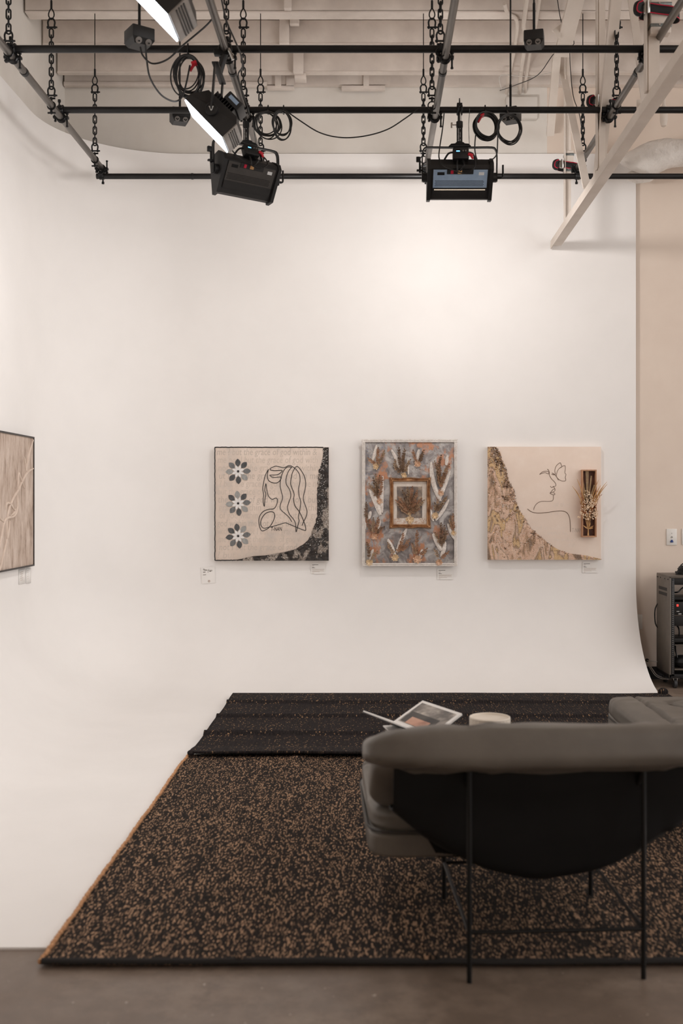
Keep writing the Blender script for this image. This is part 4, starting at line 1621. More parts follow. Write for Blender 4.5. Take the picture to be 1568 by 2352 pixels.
def picture_portrait():
    Yf = YC - .040
    t = thing('canvas_painting', 'square blush canvas with black line portrait, three grey petal flowers and dark crusted corner', 'painting', (W(623, 1288, Yf).x, YC, W(623, 1288, Yf).z))
    a, c = W(493, 1027, Yf), W(754, 1288, Yf)
    MB().box(((a.x + c.x) / 2, (Yf + YC) / 2, (a.z + c.z) / 2), (c.x - a.x, YC - Yf, a.z - c.z), bev=.002).build('canvas', 'canvas_blush', t)

    def C(u, v, o=0.0):
        return W(450 + u / 4.7515, 1000 + v / 4.7515, Yf - o)
    # black edging
    b = MB()
    rnd = random.Random(1)
    for (p, q) in (((206, 130), (1390, 130)), ((206, 130), (206, 1365)), ((206, 1365), (480, 1363))):
        n = 60
        b.tube([C(p[0] + (q[0] - p[0]) * i / n + rnd.uniform(-2, 2), p[1] + (q[1] - p[1]) * i / n + rnd.uniform(-2, 2), .001) for i in range(n + 1)], .0042, 6)
    b.build('edging', 'ink_black', t)
    # line portrait
    L1 = [(790, 370), (755, 440), (735, 530), (728, 580), (738, 650), (732, 710), (745, 778), (752, 700), (762, 640), (750, 600), (763, 525), (772, 590), (790, 660), (830, 697), (870, 683), (888, 700), (882, 750), (850, 800), (790, 808), (735, 830), (695, 880), (685, 940), (695, 1000), (720, 1042), (770, 1025), (800, 1000), (840, 940), (858, 880), (845, 840), (800, 835), (750, 860), (712, 920), (708, 980), (740, 1012), (790, 1003), (850, 990), (960, 957), (990, 958), (1090, 1000), (1185, 1037), (1197, 1025), (1190, 980), (1160, 900), (1125, 830), (1080, 770), (1065, 700), (1070, 640), (1045, 570), (1033, 520), (1045, 430), (1070, 370), (1098, 338), (1130, 360), (1180, 440), (1197, 520), (1190, 590), (1170, 690), (1195, 770), (1212, 830), (1200, 890), (1175, 940), (1155, 985)]
    L2 = [(1045, 348), (1000, 345), (960, 380), (930, 450), (918, 540), (930, 610), (945, 680), (920, 760), (925, 810), (980, 860), (1020, 900), (1045, 945)]
    L3 = [(1045, 348), (1010, 390), (985, 460), (985, 530), (1020, 590), (1035, 660), (1010, 740), (998, 790), (1020, 860), (1060, 910), (1085, 960), (1092, 1055), (1110, 990), (1125, 930), (1117, 890), (1135, 800), (1142, 720), (1125, 660), (1120, 580), (1135, 500), (1130, 430), (1100, 380), (1060, 345), (1015, 328), (960, 352), (900, 340), (860, 337), (805, 368), (850, 385), (937, 382), (920, 410), (880, 430), (805, 435), (850, 460), (925, 453), (918, 490), (880, 520), (830, 515), (790, 490), (778, 440), (790, 370)]
    b = MB()
    for L in (L1, L2, L3):
        stroke(b, [C(u, v, .001) for u, v in L], .0030)
    b.build('line_portrait', 'ink_black', t)
    text('signature', 'T-NAN', C(815, 1042, .001), .046, 'ink_black', t, shear=.1).scale = (.62, 1, 1)
    # faint handwriting in rows
    rows = ['me ? but the grace of god within &', 'me not I but the grace of god with', 'not I but the grace of god within', 'ut I but the grace of god  in me', '? but the grace of god within me no', 'but the grace of god within me not',
            'the grace of god within not I but', 'grace  within me not I but the', 'of god within me not I but the gra', 'god within me not I but the grace', 'within me not I but the grace of g', 'me not I but the grace of god w', 'not I but the grace of god', '? but the grace of g']
    for i, r_ in enumerate(rows):
        wd = 1090 - max(0, i - 8) * 60
        o = text('lettering', r_, C(225 + (i * 37) % 30, 215 + i * 86.5, -.0001), .078, ('text_faint', 'text_fainter', 'text_fainter')[i % 3], t, shear=.12)
        o['kind'] = 'stuff'
        sx = (wd / 4.7515 / (F / Yf)) / max(.01, o.dimensions.x)
        o.scale = (min(1.2, sx), 1, 1)
    # petal flowers
    tones = [['petal_mid', 'petal_dark', 'petal_dark', 'petal_mid', 'petal_light', 'petal_dark', 'petal_dark', 'petal_light'],
             ['petal_mid', 'petal_dark', 'petal_light', 'petal_dark', 'petal_light', 'petal_mid', 'petal_dark', 'petal_light'],
             ['petal_mid', 'petal_light', 'petal_dark', 'petal_dark', 'petal_dark', 'petal_mid', 'petal_dark', 'petal_light']]
    k = 1 / 4.7515 / (F / Yf)
    for fi, (u, v) in enumerate(((460, 393), (460, 742), (460, 1098))):
        cc = C(u, v, .0)
        fl = MB().sph(cc + Vector((0, -.004, 0)), (13 * k, .006, 13 * k), 12, 6).build('petal_flower', 'ink_black', t)
        for q in range(8):
            ang = R(22 + 45 * q + fi * 3)
            b = MB()
            petal(b, cc, ang - R(20), 52 * k, 138 * k, 29 * k, 8, .004)
            b.build('petal', tones[fi][q], fl, smooth=False)
            b = MB()
            petal(b, cc + Vector((0, -.001, 0)), ang, 10 * k, 72 * k, 14 * k, 7, .005)
            b.build('petal', 'petal_white', fl, smooth=False)
    # crusted resin corner
    edge = [(130, 1385), (220, 1385), (300, 1370), (380, 1340), (450, 1330), (560, 1325), (650, 1320), (760, 1322), (880, 1320), (960, 1300), (1030, 1270), (1120, 1240), (1180, 1180), (1240, 1090), (1270, 980), (1285, 880), (1310, 760), (1320, 600), (1350, 480), (1366, 400)]

    def P(i, j):
        v = 130 + 1238 * j
        e = interp(edge, v) + 9 * noise.noise(Vector((v * .03, 1, 5))) + 5 * noise.noise(Vector((v * .09, 3, 5)))
        u = e + (1448 - e) * i
        dd = min((u - e) / 40, 1.0) if i > 0 else 0
        hgt = .0 if i == 0 else .004 + .014 * dd * (.55 + .9 * noise.noise(Vector((u * .02, v * .014, 2)))) + .005 * noise.noise(Vector((u * .07, v * .07, 7)))
        return C(u, v, max(.0005, hgt))
    MB().grid(P, 36, 150).build('resin_crust', 'resin_dark', t, ang=80)
    b = MB()
    rnd = random.Random(3)
    for i in range(260):
        v = rnd.uniform(140, 1360)
        e = interp(edge, v)
        u = rnd.uniform(e + 4, 1440)
        s = rnd.uniform(.0015, .004)
        b.sph(C(u, v, .013), (s, s, s), 5, 3)
    b.build('crystal_chips', 'crystal', t, kind='stuff', smooth=False)


def picture_flowers():
    Yf = YC - .044
    t = thing('flower_collage', 'tall grey collage with white braided border, dried sprigs and small gold frame', 'painting', (W(940, 1300, Yf).x, YC, W(940, 1300, Yf).z))
    a, c = W(833, 1013, Yf), W(1046, 1298, Yf)
    MB().box(((a.x + c.x) / 2, (Yf + YC) / 2, (a.z + c.z) / 2), (c.x - a.x, YC - Yf, a.z - c.z), bev=.002).build('canvas', 'canvas_swirl', t)
    k = 1 / 5.6 / (F / Yf)

    def C(u, v, o=0.0):
        return W(800 + u / 5.6, 990 + v / 5.6, Yf - o)
    # braided border
    b = MB()
    rnd = random.Random(2)
    loop = [((178, 127), (1390, 127)), ((1378, 127), (1378, 1718)), ((1390, 1718), (190, 1718)), ((196, 1718), (196, 127))]
    for si, (p, q) in enumerate(loop):
        L = math.hypot(q[0] - p[0], q[1] - p[1])
        n = int(L / 17)
        base = math.atan2(-(q[1] - p[1]), q[0] - p[0])
        hw = 13
        for i in range(n + 1):
            f = i / n
            for s in (-1, 1):
                nx, ny = -(q[1] - p[1]) / L, (q[0] - p[0]) / L
                u = p[0] + (q[0] - p[0]) * f + nx * s * hw * .75
                v = p[1] + (q[1] - p[1]) * f + ny * s * hw * .75
                b.sph(C(u, v, .006), (17 * k, .009, 8.5 * k), 7, 4, (0, -(base - s * R(36)), 0))
    b.build('braided_border', 'rope_white', t)
    # ornate gold frame
    fr = thing
    n = 40

    def side(p, q, nx, ny, m='gold_frame', name='frame_side'):
        b = MB()
        prof = [(-30, 0), (-32, .012), (-20, .026), (-8, .018), (4, .022), (14, .030), (22, .018), (26, .002)]

        def P(i, j):
            f = i
            x, y = prof[min(int(j * (len(prof) - 1) + .5), len(prof) - 1)]
            u = p[0] + (q[0] - p[0]) * f
            v = p[1] + (q[1] - p[1]) * f
            wob = 0
            if x < -5:
                wob = 5 * math.cos(4 * math.pi * f) - 4
                x2 = x - wob
            else:
                x2 = x
            mit = (x2) * (1 - 2 * f)      # mitre
            du, dv = (q[0] - p[0]), (q[1] - p[1])
            LL = math.hypot(du, dv)
            return C(u + nx * x2 + du / LL * mit * 1.0, v + ny * x2 + dv / LL * mit * 1.0, y)
        b.grid(P, 32, len(prof) - 1)
        return b.build(name, m, t, ang=60)
    box_ = (556, 628, 1028, 1222)
    side((box_[0], box_[1]), (box_[2], box_[1]), 0, 1)
    side((box_[2], box_[1]), (box_[2], box_[3]), -1, 0)
    side((box_[2], box_[3]), (box_[0], box_[3]), 0, -1)
    side((box_[0], box_[3]), (box_[0], box_[1]), 1, 0)
    for (u, v, sx, sy) in ((548, 620, 1, 1), (1036, 620, -1, 1), (1036, 1230, -1, -1), (548, 1230, 1, -1)):
        b = MB().sph(C(u, v, .018), (15 * k, .014, 15 * k), 10, 6)
        for q in range(4):
            b.sph(C(u + sx * (10 + 13 * q), v - sy * 6, .018), (8 * k, .009, 6 * k), 7, 5)
            b.sph(C(u - sx * 6, v + sy * (10 + 13 * q), .018), (6 * k, .009, 8 * k), 7, 5)
        b.build('corner_ornament', 'gold_frame', t)
    b = MB().prism([C(574, 646, .004), C(1008, 646, .004), C(1008, 1204, .004), C(574, 1204, .004)], (0, -.004, 0))
    mb_ = b.build('mat_board', 'mat_board', t, smooth=False)
    b = MB().prism([C(624, 714, .0085), C(947, 714, .0085), C(947, 1118, .0085), C(624, 1118, .0085)], (0, -.002, 0))
    b.build('picture_sheet', 'inner_picture', mb_, smooth=False)
    # lace ribbons
    ribbons = [((310, 380), (360, 180), 45), ((690, 560), (550, 240), 50), ((770, 560), (760, 350), 30), ((890, 390), (905, 235), 45), ((1180, 900), (1060, 400), 62), ((1255, 440), (1270, 310), 45), ((1170, 880), (1305, 510), 56), ((410, 1080), (270, 750), 72), ((430, 1050), (440, 580), 52), ((1120, 1150), (1290, 880), 46), ((1090, 1160), (1050, 1000), 42), ((250, 1140), (285, 1030), 45), ((360, 1290), (410, 1150), 36), ((620, 1560), (750, 1250), 52), ((600, 1600), (505, 1390), 56), ((910, 1640), (950, 1520), 46), ((270, 1650), (320, 1520), 42), ((1190, 1540), (1085, 1320), 62), ((1190, 1620), (1245, 1420), 52), ((1360, 1390), (1275, 1190), 42), ((220, 1260), (190, 1130), 34)]
    rnd = random.Random(6)
    for (p, q, w) in ribbons:
        L = math.hypot(q[0] - p[0], q[1] - p[1])
        dx, dy = (q[0] - p[0]) / L, (q[1] - p[1]) / L
        ns = max(6, int(L / 22))
        bend = rnd.uniform(-.06, .06) * L

        def P(i, j):
            ww = w * .5 * (math.sin(math.pi * min(1, .10 + .84 * j)) ** .55) * (1 + .12 * math.cos(j * ns * 2 * math.pi))
            s = (i - .5) * 2
            off = bend * math.sin(math.pi * j)
            u = p[0] + dx * L * j - dy * (s * ww + off)
            v = p[1] + dy * L * j + dx * (s * ww + off)
            ridge = .006 * (1 - abs(s)) + .003 * abs(math.sin((j * ns + abs(s) * .8) * math.pi))
            return C(u, v, .004 + ridge)
        MB().grid(P, 6, ns * 3).build('lace_ribbon', 'lace_white', t, ang=60)
    # sprigs
    sprigs = [((355, 455), (380, 230)), ((355, 455), (260, 360)), ((355, 455), (455, 270)), ((690, 560), (650, 230)), ((700, 560), (720, 250)), ((690, 560), (590, 450)), ((715, 560), (790, 380)), ((690, 540), (700, 300)), ((890, 425), (835, 260)), ((890, 425), (965, 260)), ((890, 430), (940, 300)), ((370, 860), (350, 570)), ((370, 860), (270, 690)), ((380, 860), (320, 620)), ((390, 860), (430, 620)), ((1170, 700), (1110, 400)), ((1170, 700), (1190, 330)), ((1180, 720), (1260, 470)), ((1170, 720), (1140, 500)), ((1180, 760), (1230, 560)), ((1120, 1060), (1150, 900)), ((1120, 1060), (1260, 850)), ((1120, 1060), (1200, 940)), ((1120, 1060), (1110, 940)), ((230, 1150), (230, 930)), ((300, 1330), (250, 1130)), ((320, 1340), (320, 1130)), ((335, 1340), (450, 1240)), ((320, 1340), (380, 1120)), ((600, 1600), (510, 1450)), ((640, 1560), (780, 1400)), ((620, 1580), (700, 1330)), ((650, 1560), (760, 1480)), ((880, 1620), (830, 1460)), ((880, 1620), (880, 1300)), ((900, 1620), (1000, 1520)), ((950, 1620), (990, 1560)), ((265, 1660), (240, 1450)), ((280, 1680), (360, 1560)), ((1200, 1500), (1190, 1200)), ((1190, 1480), (1120, 1320)), ((1200, 1480), (1260, 1300)), ((1200, 1460), (1230, 1230)), ((1160, 1660), (1110, 1530)), ((1170, 1660), (1280, 1560)), ((1340, 1280), (1310, 1110)), ((1350, 1290), (1345, 1080)), ((370, 860), (400, 590)), ((1165, 700), (1165, 420)), ((1200, 700), (1290, 440)), ((640, 540), (600, 380))]
    inner = [((790, 1080), q) for q in ((640, 940), (700, 780), (760, 740), (820, 730), (880, 780), (930, 880), (650, 860), (850, 820), (940, 940), (720, 880), (790, 860), (870, 960), (620, 900), (680, 1000), (900, 1010), (960, 900))]
    for si, (p, q) in enumerate(sprigs + inner):
        inn = si >= len(sprigs)
        L = math.hypot(q[0] - p[0], q[1] - p[1])
        dx, dy = (q[0] - p[0]) / L, (q[1] - p[1]) / L
        lift0 = .012 if not inn else .016
        b = MB()
        nst = 8
        curve = rnd.uniform(-.08, .08) * L

        def S(f):
            off = curve * math.sin(math.pi * f)
            return p[0] + dx * L * f - dy * off, p[1] + dy * L * f + dx * off
        b.tube([C(*S(i / nst), lift0) for i in range(nst + 1)], .0016, 4)
        nl = int(L / 19)
        for i in range(2, nl + 1):
            f = i / nl
            for s in (-1, 1):
                u, v = S(f)
                a = math.atan2(dy, dx) + s * R(rnd.uniform(32, 70)) * (1 if i < nl else .2)
                ll = rnd.uniform(24, 38) * (1.1 - .3 * f)
                base = C(u, v, lift0)
                tip = C(u + math.cos(a) * ll, v + math.sin(a) * ll, lift0 + rnd.uniform(.0, .014))
                leaf(b, base, tip, ll * .30 * k, (0, -1, 0), .5)
        mm = rnd.choice(('leaf_brown', 'leaf_bronze', 'leaf_bronze', 'leaf_rust')) if not inn else rnd.choice(('leaf_bronze', 'leaf_rust', 'leaf_brown'))
        b.build('dried_sprig', mm, t, smooth=False)
    # blossoms
    for (u, v, r) in ((355, 455, 45), (890, 425, 50), (400, 900, 45), (1190, 800, 40), (1110, 1090, 52), (335, 1360, 45), (600, 1630, 50), (885, 1650, 60), (265, 1690, 52), (1160, 1690, 52), (1350, 1310, 38), (715, 570, 42), (790, 1140, 62), (780, 1060, 36)):
        b = MB()
        for ring, (n, rr, tz) in enumerate(((9, 1.0, .006), (7, .7, .012), (5, .4, .017))):
            for i in range(n):
                a = 2 * math.pi * (i + .3 * ring) / n + rnd.uniform(-.2, .2)
                q = r * rr * rnd.uniform(.85, 1.1)
                leaf(b, C(u, v, tz - .004), C(u + math.cos(a) * q, v + math.sin(a) * q, tz + .006), q * .34 * k, (0, -1, 0), .4)
        b.build('blossom', rnd.choice(('blossom_peach', 'blossom_cream')), t, smooth=False)
    # glitter specks
    for m, cnt, seed, reg in (('crystal_blue', 240, 1, (215, 480, 160, 1500)), ('crystal', 260, 2, (220, 1340, 160, 1690)), ('leaf_rust', 200, 3, (540, 1340, 160, 620)), ('crystal_peach', 160, 4, (585, 1000, 1120, 1190))):
        b = MB()
        rr = random.Random(seed)
        for i in range(cnt):
            u = reg[0] + (reg[1] - reg[0]) * rr.random() ** (1.6 if m == 'crystal_blue' else 1)
            v = rr.uniform(reg[2], reg[3])
            s = rr.uniform(.0012, .0028)
            b.sph(C(u, v, .003 if m != 'crystal_peach' else .010), (s, s, s), 4, 3)
        b.build('glitter_specks', m, t, kind='stuff', smooth=False)


def picture_profile():
    Yf = YC - .040
    t = thing('canvas_painting', 'square pale pink canvas with thin line profile, butterfly, glittering corner and dried bouquet box', 'painting', (W(1250, 1286, Yf).x, YC, W(1250, 1286, Yf).z))
    a, c = W(1120, 1026, Yf), W(1380, 1286, Yf)
    MB().box(((a.x + c.x) / 2, (Yf + YC) / 2, (a.z + c.z) / 2), (c.x - a.x, YC - Yf, a.z - c.z), bev=.002).build('canvas', 'canvas_pale', t)
    k = 1 / 4.9 / (F / Yf)

    def C(u, v, o=0.0):
        return W(1100 + u / 4.9, 1000 + v / 4.9, Yf - o)
    lines = [[(680, 440), (710, 412), (750, 403), (780, 408), (785, 425), (778, 434), (750, 420), (715, 424), (680, 440)],
             [(768, 378), (788, 405), (792, 450), (815, 490), (845, 520), (863, 550), (858, 570), (835, 574), (822, 586), (808, 582), (803, 570)],
             [(835, 576), (852, 600), (850, 625), (820, 642), (798, 652), (820, 664), (848, 669), (851, 652), (832, 645)],
             [(852, 600), (828, 612), (810, 635), (798, 652)],
             [(834, 672), (836, 710), (822, 736), (780, 743), (720, 742), (680, 748), (645, 772), (622, 806), (614, 838)],
             [(543, 828), (590, 860), (660, 875), (760, 868), (850, 855), (930, 850), (985, 870), (1015, 920), (1025, 1000), (1028, 1085)],
             [(858, 440), (852, 390), (870, 340), (910, 308), (922, 325), (930, 350), (918, 366)],
             [(868, 460), (872, 430), (890, 385), (925, 355), (965, 340), (970, 380), (965, 420), (977, 440), (970, 470), (972, 510), (930, 512), (890, 490), (868, 460)],
             [(840, 430), (868, 462), (892, 505)], [(845, 440), (820, 420)], [(845, 445), (815, 436)]]
    b = MB()
    for i, L in enumerate(lines):
        stroke(b, [C(u, v, .0008) for u, v in L], .0021 if i != 5 else .0026)
    b.build('line_profile', 'ink_brown', t)
    text('signature', 'T-NAN', C(1045, 1092, .0004), .05, 'text_faint', t).scale = (.5, 1, 1)
    for i, (r_, u, v, sz) in enumerate((('all that', 830, 800, .05), ('is of a far', 780, 900, .05), ('god is within', 600, 1060, .05), ('within her', 760, 1120, .045), ('she will not', 820, 1190, .045), ('fall', 1000, 1260, .045))):
        text('lettering', r_, C(u, v, .0002), sz, 'text_pale', t, shear=.15)
    # glitter corner
    edge = [(130, 175), (150, 205), (200, 235), (280, 258), (380, 300), (520, 335), (620, 395), (740, 412), (840, 450), (930, 515), (1020, 562), (1110, 660), (1200, 760), (1280, 880), (1330, 1020), (1350, 1200), (1390, 1368), (1400, 1372)]

    def P(i, j):
        v = 128 + 1272 * j
        e = interp(edge, v) + 7 * noise.noise(Vector((v * .05, 9, 5)))
        u = 95 + (e - 95) * i
        dd = min((e - u) / 50, 1.0)
        hgt = 0 if i > .999 else .003 + .010 * dd * (.6 + .8 * noise.noise(Vector((u * .012, v * .012, 4)))) + .004 * noise.noise(Vector((u * .08, v * .08, 1)))
        return C(u, v, max(.0004, hgt))
    MB().grid(P, 40, 140).build('glitter_corner', 'glitter_sand', t, ang=80)
    for m, cnt, seed in (('crystal_gold', 700, 1), ('crystal', 420, 2), ('crystal_brown', 1200, 3), ('crystal_peach', 500, 4)):
        b = MB()
        rr = random.Random(seed)
        nacc = 0
        while nacc < cnt:
            v = rr.uniform(132, 1396)
            e = interp(edge, v)
            u = rr.uniform(97, e + 8)
            if m == 'crystal_brown':
                band = noise.noise(Vector((u * .006 + v * .003, v * .0035, 3)))
                if not (e - u < 70 and rr.random() < .5 or abs(band) < .05 or rr.random() < .06):
                    continue
            s = rr.uniform(.0016, .0036)
            b.sph(C(u, v, .006 + .004 * rr.random()), (s * 1.3, s, s), 4, 3, (rr.random() * 3, rr.random() * 3, rr.random() * 3))
            nacc += 1
        b.build('glitter_grains', m, t, kind='stuff', smooth=False)
    # shadow box with dried bouquet
    x0, x1, y0, y1 = 1144, 1309, 388, 1143
    dp = .045
    fw = 14
    MB().prism([C(x0 + 4, y0 + 4, .001), C(x1 - 4, y0 + 4, .001), C(x1 - 4, y1 - 4, .001), C(x0 + 4, y1 - 4, .001)], (0, -.002, 0)).build('box_back', 'box_inside', t, smooth=False)
    for (u0, u1, v0, v1) in ((x0, x1, y0, y0 + fw), (x0, x1, y1 - fw, y1), (x0, x0 + fw, y0 + fw, y1 - fw), (x1 - fw, x1, y0 + fw, y1 - fw)):
        MB().prism([C(u0, v0, 0), C(u1, v0, 0), C(u1, v1, 0), C(u0, v1, 0)], (0, -dp, 0)).build('box_side', 'box_wood', t, smooth=False)
    rr = random.Random(12)
    # wheat stalks
    for (u0, v0, u1, v1) in ((1215, 720, 1205, 400), (1222, 720, 1224, 395), (1232, 720, 1262, 455), (1205, 720, 1160, 480), (1195, 720, 1165, 560), (1240, 720, 1295, 560), (1238, 740, 1285, 640), (1200, 740, 1175, 600)):
        b = MB()
        n = 22
        b.tube([C(u0 + (u1 - u0) * i / 6, v0 + (v1 - v0) * i / 6, .03) for i in range(7)], .0012, 4)
        L = math.hypot(u1 - u0, v1 - v0)
        for i in range(5, n):
            f = i / n
            for s in (-1, 1):
                a = math.atan2(v1 - v0, u1 - u0) + s * R(32)
                u, v = u0 + (u1 - u0) * f, v0 + (v1 - v0) * f
                leaf(b, C(u, v, .03), C(u + math.cos(a) * 15, v + math.sin(a) * 15, .036), 4 * k, (0, -1, 0), .6)
        b.build('wheat_stalk', 'straw_pale', t, smooth=False)
    # grass blades fanning out
    for (u1, v1, o) in ((1100, 490, .05), (1045, 570, .07), (1440, 520, .09), (1445, 545, .085), (1370, 560, .07), (1345, 500, .05), (1130, 735, .06), (1350, 700, .08), (1320, 640, .07)):
        b = MB().tube([C(1225, 960, .03), C(1225 + (u1 - 1225) * .3, 960 + (v1 - 960) * .45, .045), C(1225 + (u1 - 1225) * .65, 960 + (v1 - 960) * .78, o), C(u1, v1, o + .01)], [.002, .0045, .0045, .0008], 5, 4)
        b.build('grass_blade', 'straw', t)
    # rust plumes
    for (u1, v1) in ((1365, 680), (1150, 780), (1150, 660), (1330, 620), (1260, 860), (1180, 860)):
        b = MB()
        for i in range(26):
            f = rr.uniform(.25, 1)
            u, v = 1225 + (u1 - 1225) * f, 900 + (v1 - 900) * f
            a = math.atan2(v1 - 900, u1 - 1225) + rr.uniform(-.6, .6)
            leaf(b, C(u, v, .05), C(u + math.cos(a) * 34, v + math.sin(a) * 34, .055 + rr.uniform(0, .02)), 3.2 * k, (0, -1, 0), .3)
        b.build('plume', 'pampas_rust', t, smooth=False)
    # cream florets
    for (cu, cv, rad, cnt) in ((1215, 660, 34, 16), (1270, 740, 60, 44), (1200, 770, 55, 34), (1195, 850, 46, 22), (1300, 870, 44, 24), (1290, 760, 44, 22), (1230, 800, 60, 22), (1155, 895, 24, 10), (1210, 910, 44, 18), (1290, 910, 34, 14), (1120, 915, 14, 6)):
        b = MB()
        for i in range(cnt):
            ang = rr.uniform(0, 2 * math.pi)
            q = rad * math.sqrt(rr.random())
            u, v = cu + q * math.cos(ang), cv + q * math.sin(ang)
            a = rr.uniform(0, 2 * math.pi)
            ll = rr.uniform(16, 28)
            o = .055 + rr.uniform(0, .035)
            leaf(b, C(u, v, o), C(u + math.cos(a) * ll, v + math.sin(a) * ll, o + rr.uniform(-.004, .012)), 5.2 * k, (0, -1, 0), .5)
        b.build('floret_cluster', 'floret_cream', t, smooth=False)
    # stems and the tied foot
    b = MB()
    for du in (-40, -22, -8, 8, 24, 40):
        b.tube([C(1225, 1060, .028), C(1225 + du * .5, 980, .03), C(1225 + du, 900, .04)], .0018, 5, 3)
    b.build('stems', 'straw', t)
    for (u1, v1) in ((1165, 1010), (1208, 975), (1255, 975), (1290, 1015), (1285, 1040)):
        b = MB()
        leaf(b, C(1225, 1052, .03), C(u1, v1, .045), 8 * k, (0, -1, 0), .5)
        b.build('husk_leaf', 'straw', t, smooth=False)
    b = MB().tube([C(1226, 1050, .025), C(1227, 1075, .024), C(1226, 1128, .024)], [.006, .004, .0085], 10, 3)
    b.build('tied_foot', 'straw', t)


def picture_plaster():
    Xf = -2.394
    t = thing('plaster_painting', 'tan plaster painting with raised twig lines hanging on the left wall', 'painting', (XL, 7.15, .97))
    y0, y1, z0, z1 = 6.70, 7.615, .975, 1.895
    MB().box((Xf - .010, (y0 + y1) / 2, (z0 + z1) / 2), (.016, y1 - y0 - .012, z1 - z0 - .012)).build('plaster_face', 'plaster_tan', t, smooth=False)
    for (ya, yb_, za, zb_) in ((y0, y1, z1 - .011, z1), (y0, y1, z0, z0 + .011), (y0, y0 + .010, z0, z1), (y1 - .010, y1, z0, z1)):
        MB().box((XL + .016, (ya + yb_) / 2, (za + zb_) / 2), (.030, yb_ - ya, zb_ - za)).build('frame_side', 'frame_dark', t, smooth=False)

    def C(u, v):
        x, y = u / 6.19, 970 + v / 6.19
        Y = F * abs(Xf) / (PX - x)
        return Vector((Xf - .001, Y, H - (y - PY) * Y / F))
    strokes = [[(480, 240), (420, 420), (390, 560), (375, 690)], [(345, 490), (362, 600), (372, 690)], [(480, 655), (420, 690), (370, 740), (310, 850), (260, 960), (215, 1030), (170, 1120), (130, 1220), (108, 1330), (105, 1400)],
               [(255, 980), (255, 860), (268, 725), (300, 820), (350, 935)], [(250, 1040), (252, 1150), (240, 1260), (190, 1340), (110, 1360), (62, 1420), (30, 1560), (0, 1720), (-90, 1950)], [(85, 1240), (90, 1165), (130, 1150), (170, 1190), (220, 1270)],
               [(100, 1390), (96, 1520), (102, 1650), (125, 1540), (142, 1400)], [(104, 1640), (70, 1800), (30, 1960), (0, 2080), (-80, 2240)], [(150, 1330), (200, 1290), (225, 1230)], [(-60, 700), (-120, 980), (-40, 1300), (60, 1420)], [(-300, 400), (-260, 760), (-160, 1000), (-110, 1060)]]
    b = MB()
    for L in strokes:
        n = len(L)
        b.tube([C(u, v) for u, v in L], [.004] + [.0085] * max(1, n - 2) + [.004], 8, 5)
    b.build('raised_lines', 'relief_tan', t)


picture_portrait()
picture_flowers()
picture_profile()
picture_plaster()


# ------------------------------------------------------------------ label cards
def card(x0, x1, y0, y1, lab, rot=0.0, hand=False):
    a, c = W(x0, y0, YC), W(x1, y1, YC)
    w, h = c.x - a.x, a.z - c.z
    cx, cz = (a.x + c.x) / 2, (a.z + c.z) / 2
    t = thing('label_card', lab, 'card', (cx, YC, cz - h / 2), 'paper label cards')
    M = Matrix.Rotation(rot, 3, 'Y')
    b = MB().box((0, 0, 0), (w, .003, h))
    b.v = [Vector((cx, YC - .002, cz)) + M @ p for p in b.v]
    b.build('card', 'paper', t, smooth=False)

    def line(fx0, fx1, fz, th, m):
        b = MB().box((0, 0, 0), ((fx1 - fx0) * w, .0006, th))
        b.v = [Vector((cx, YC - .0040, cz)) + M @ (p + Vector((((fx0 + fx1) / 2 - .5) * w, 0, (.5 - fz) * h))) for p in b.v]
        b.build('print_line', m, t, smooth=False)
    if hand:
        o = text('handwriting', 'Please do not', Vector((cx, YC - .0040, cz)) + M @ Vector((-.36 * w, 0, .30 * h)), .022, 'text_grey', t, rot=(R(90), -rot, 0), shear=.2)
        o.scale = (.62, 1, 1)
        line(.14, .32, .30, .006, 'text_grey')
        line(.46, .54, .31, .004, 'text_grey')
        line(.60, .74, .27, .006, 'text_grey')
        line(.12, .34, .46, .004, 'text_grey')
        q = Vector((cx, YC - .0044, cz)) + M @ Vector((.03 * w, 0, -.36 * h))
        MB().torus(q, .007, .0015, (0, 1, 0), 14, 5).build('red_mark', 'leaf_rust', t)
    else:
        line(.08, .50, .16, .004, 'text_grey')
        line(.08, .22, .26, .003, 'text_faint')
        line(.08, .20, .40, .003, 'text_grey')
        line(.08, .28, .46, .003, 'text_grey')
        for k in range(4):
            line(.08, (.92, .86, .90, .6)[k], .58 + k * .08, .0025, 'text_faint')
        line(.08, .2, .94, .0025, 'text_faint')


card(462.5, 494, 1302, 1340, 'white handwritten note card beside the lower left corner of the line portrait', R(-4), True)
card(714, 747.5, 1293, 1318, 'small printed label card under the line portrait canvas')
card(1004, 1040.5, 1306, 1331, 'small printed label card under the tall flower collage')
card(1337, 1371.5, 1291, 1315.5, 'small printed label card under the profile and butterfly canvas')
for i, (ya, yb_, za, zb_, lab, off) in enumerate(((7.36, 7.49, .86, .965, 'small printed label card under the tan plaster painting', .002), (7.515, 7.585, .855, .965, 'curled white note card under the corner of the tan plaster painting', .012))):
    t = thing('label_card', lab, 'card', (XL, (ya + yb_) / 2, za), 'paper label cards')
    b = MB().grid(lambda u, v: Vector((XL + .003 + off * u * u, ya + (yb_ - ya) * u, za + (zb_ - za) * v)), 6, 2)
    o = b.build('card', 'paper', t)
    o.modifiers.new('thickness', 'SOLIDIFY').thickness = .0015
    for k in range(5):
        MB().box((XL + .006, ya + .05, zb_ - .02 - k * .014), (.0006, .06 - .008 * (k % 3), .003)).build('print_line', 'text_faint', t, smooth=False)


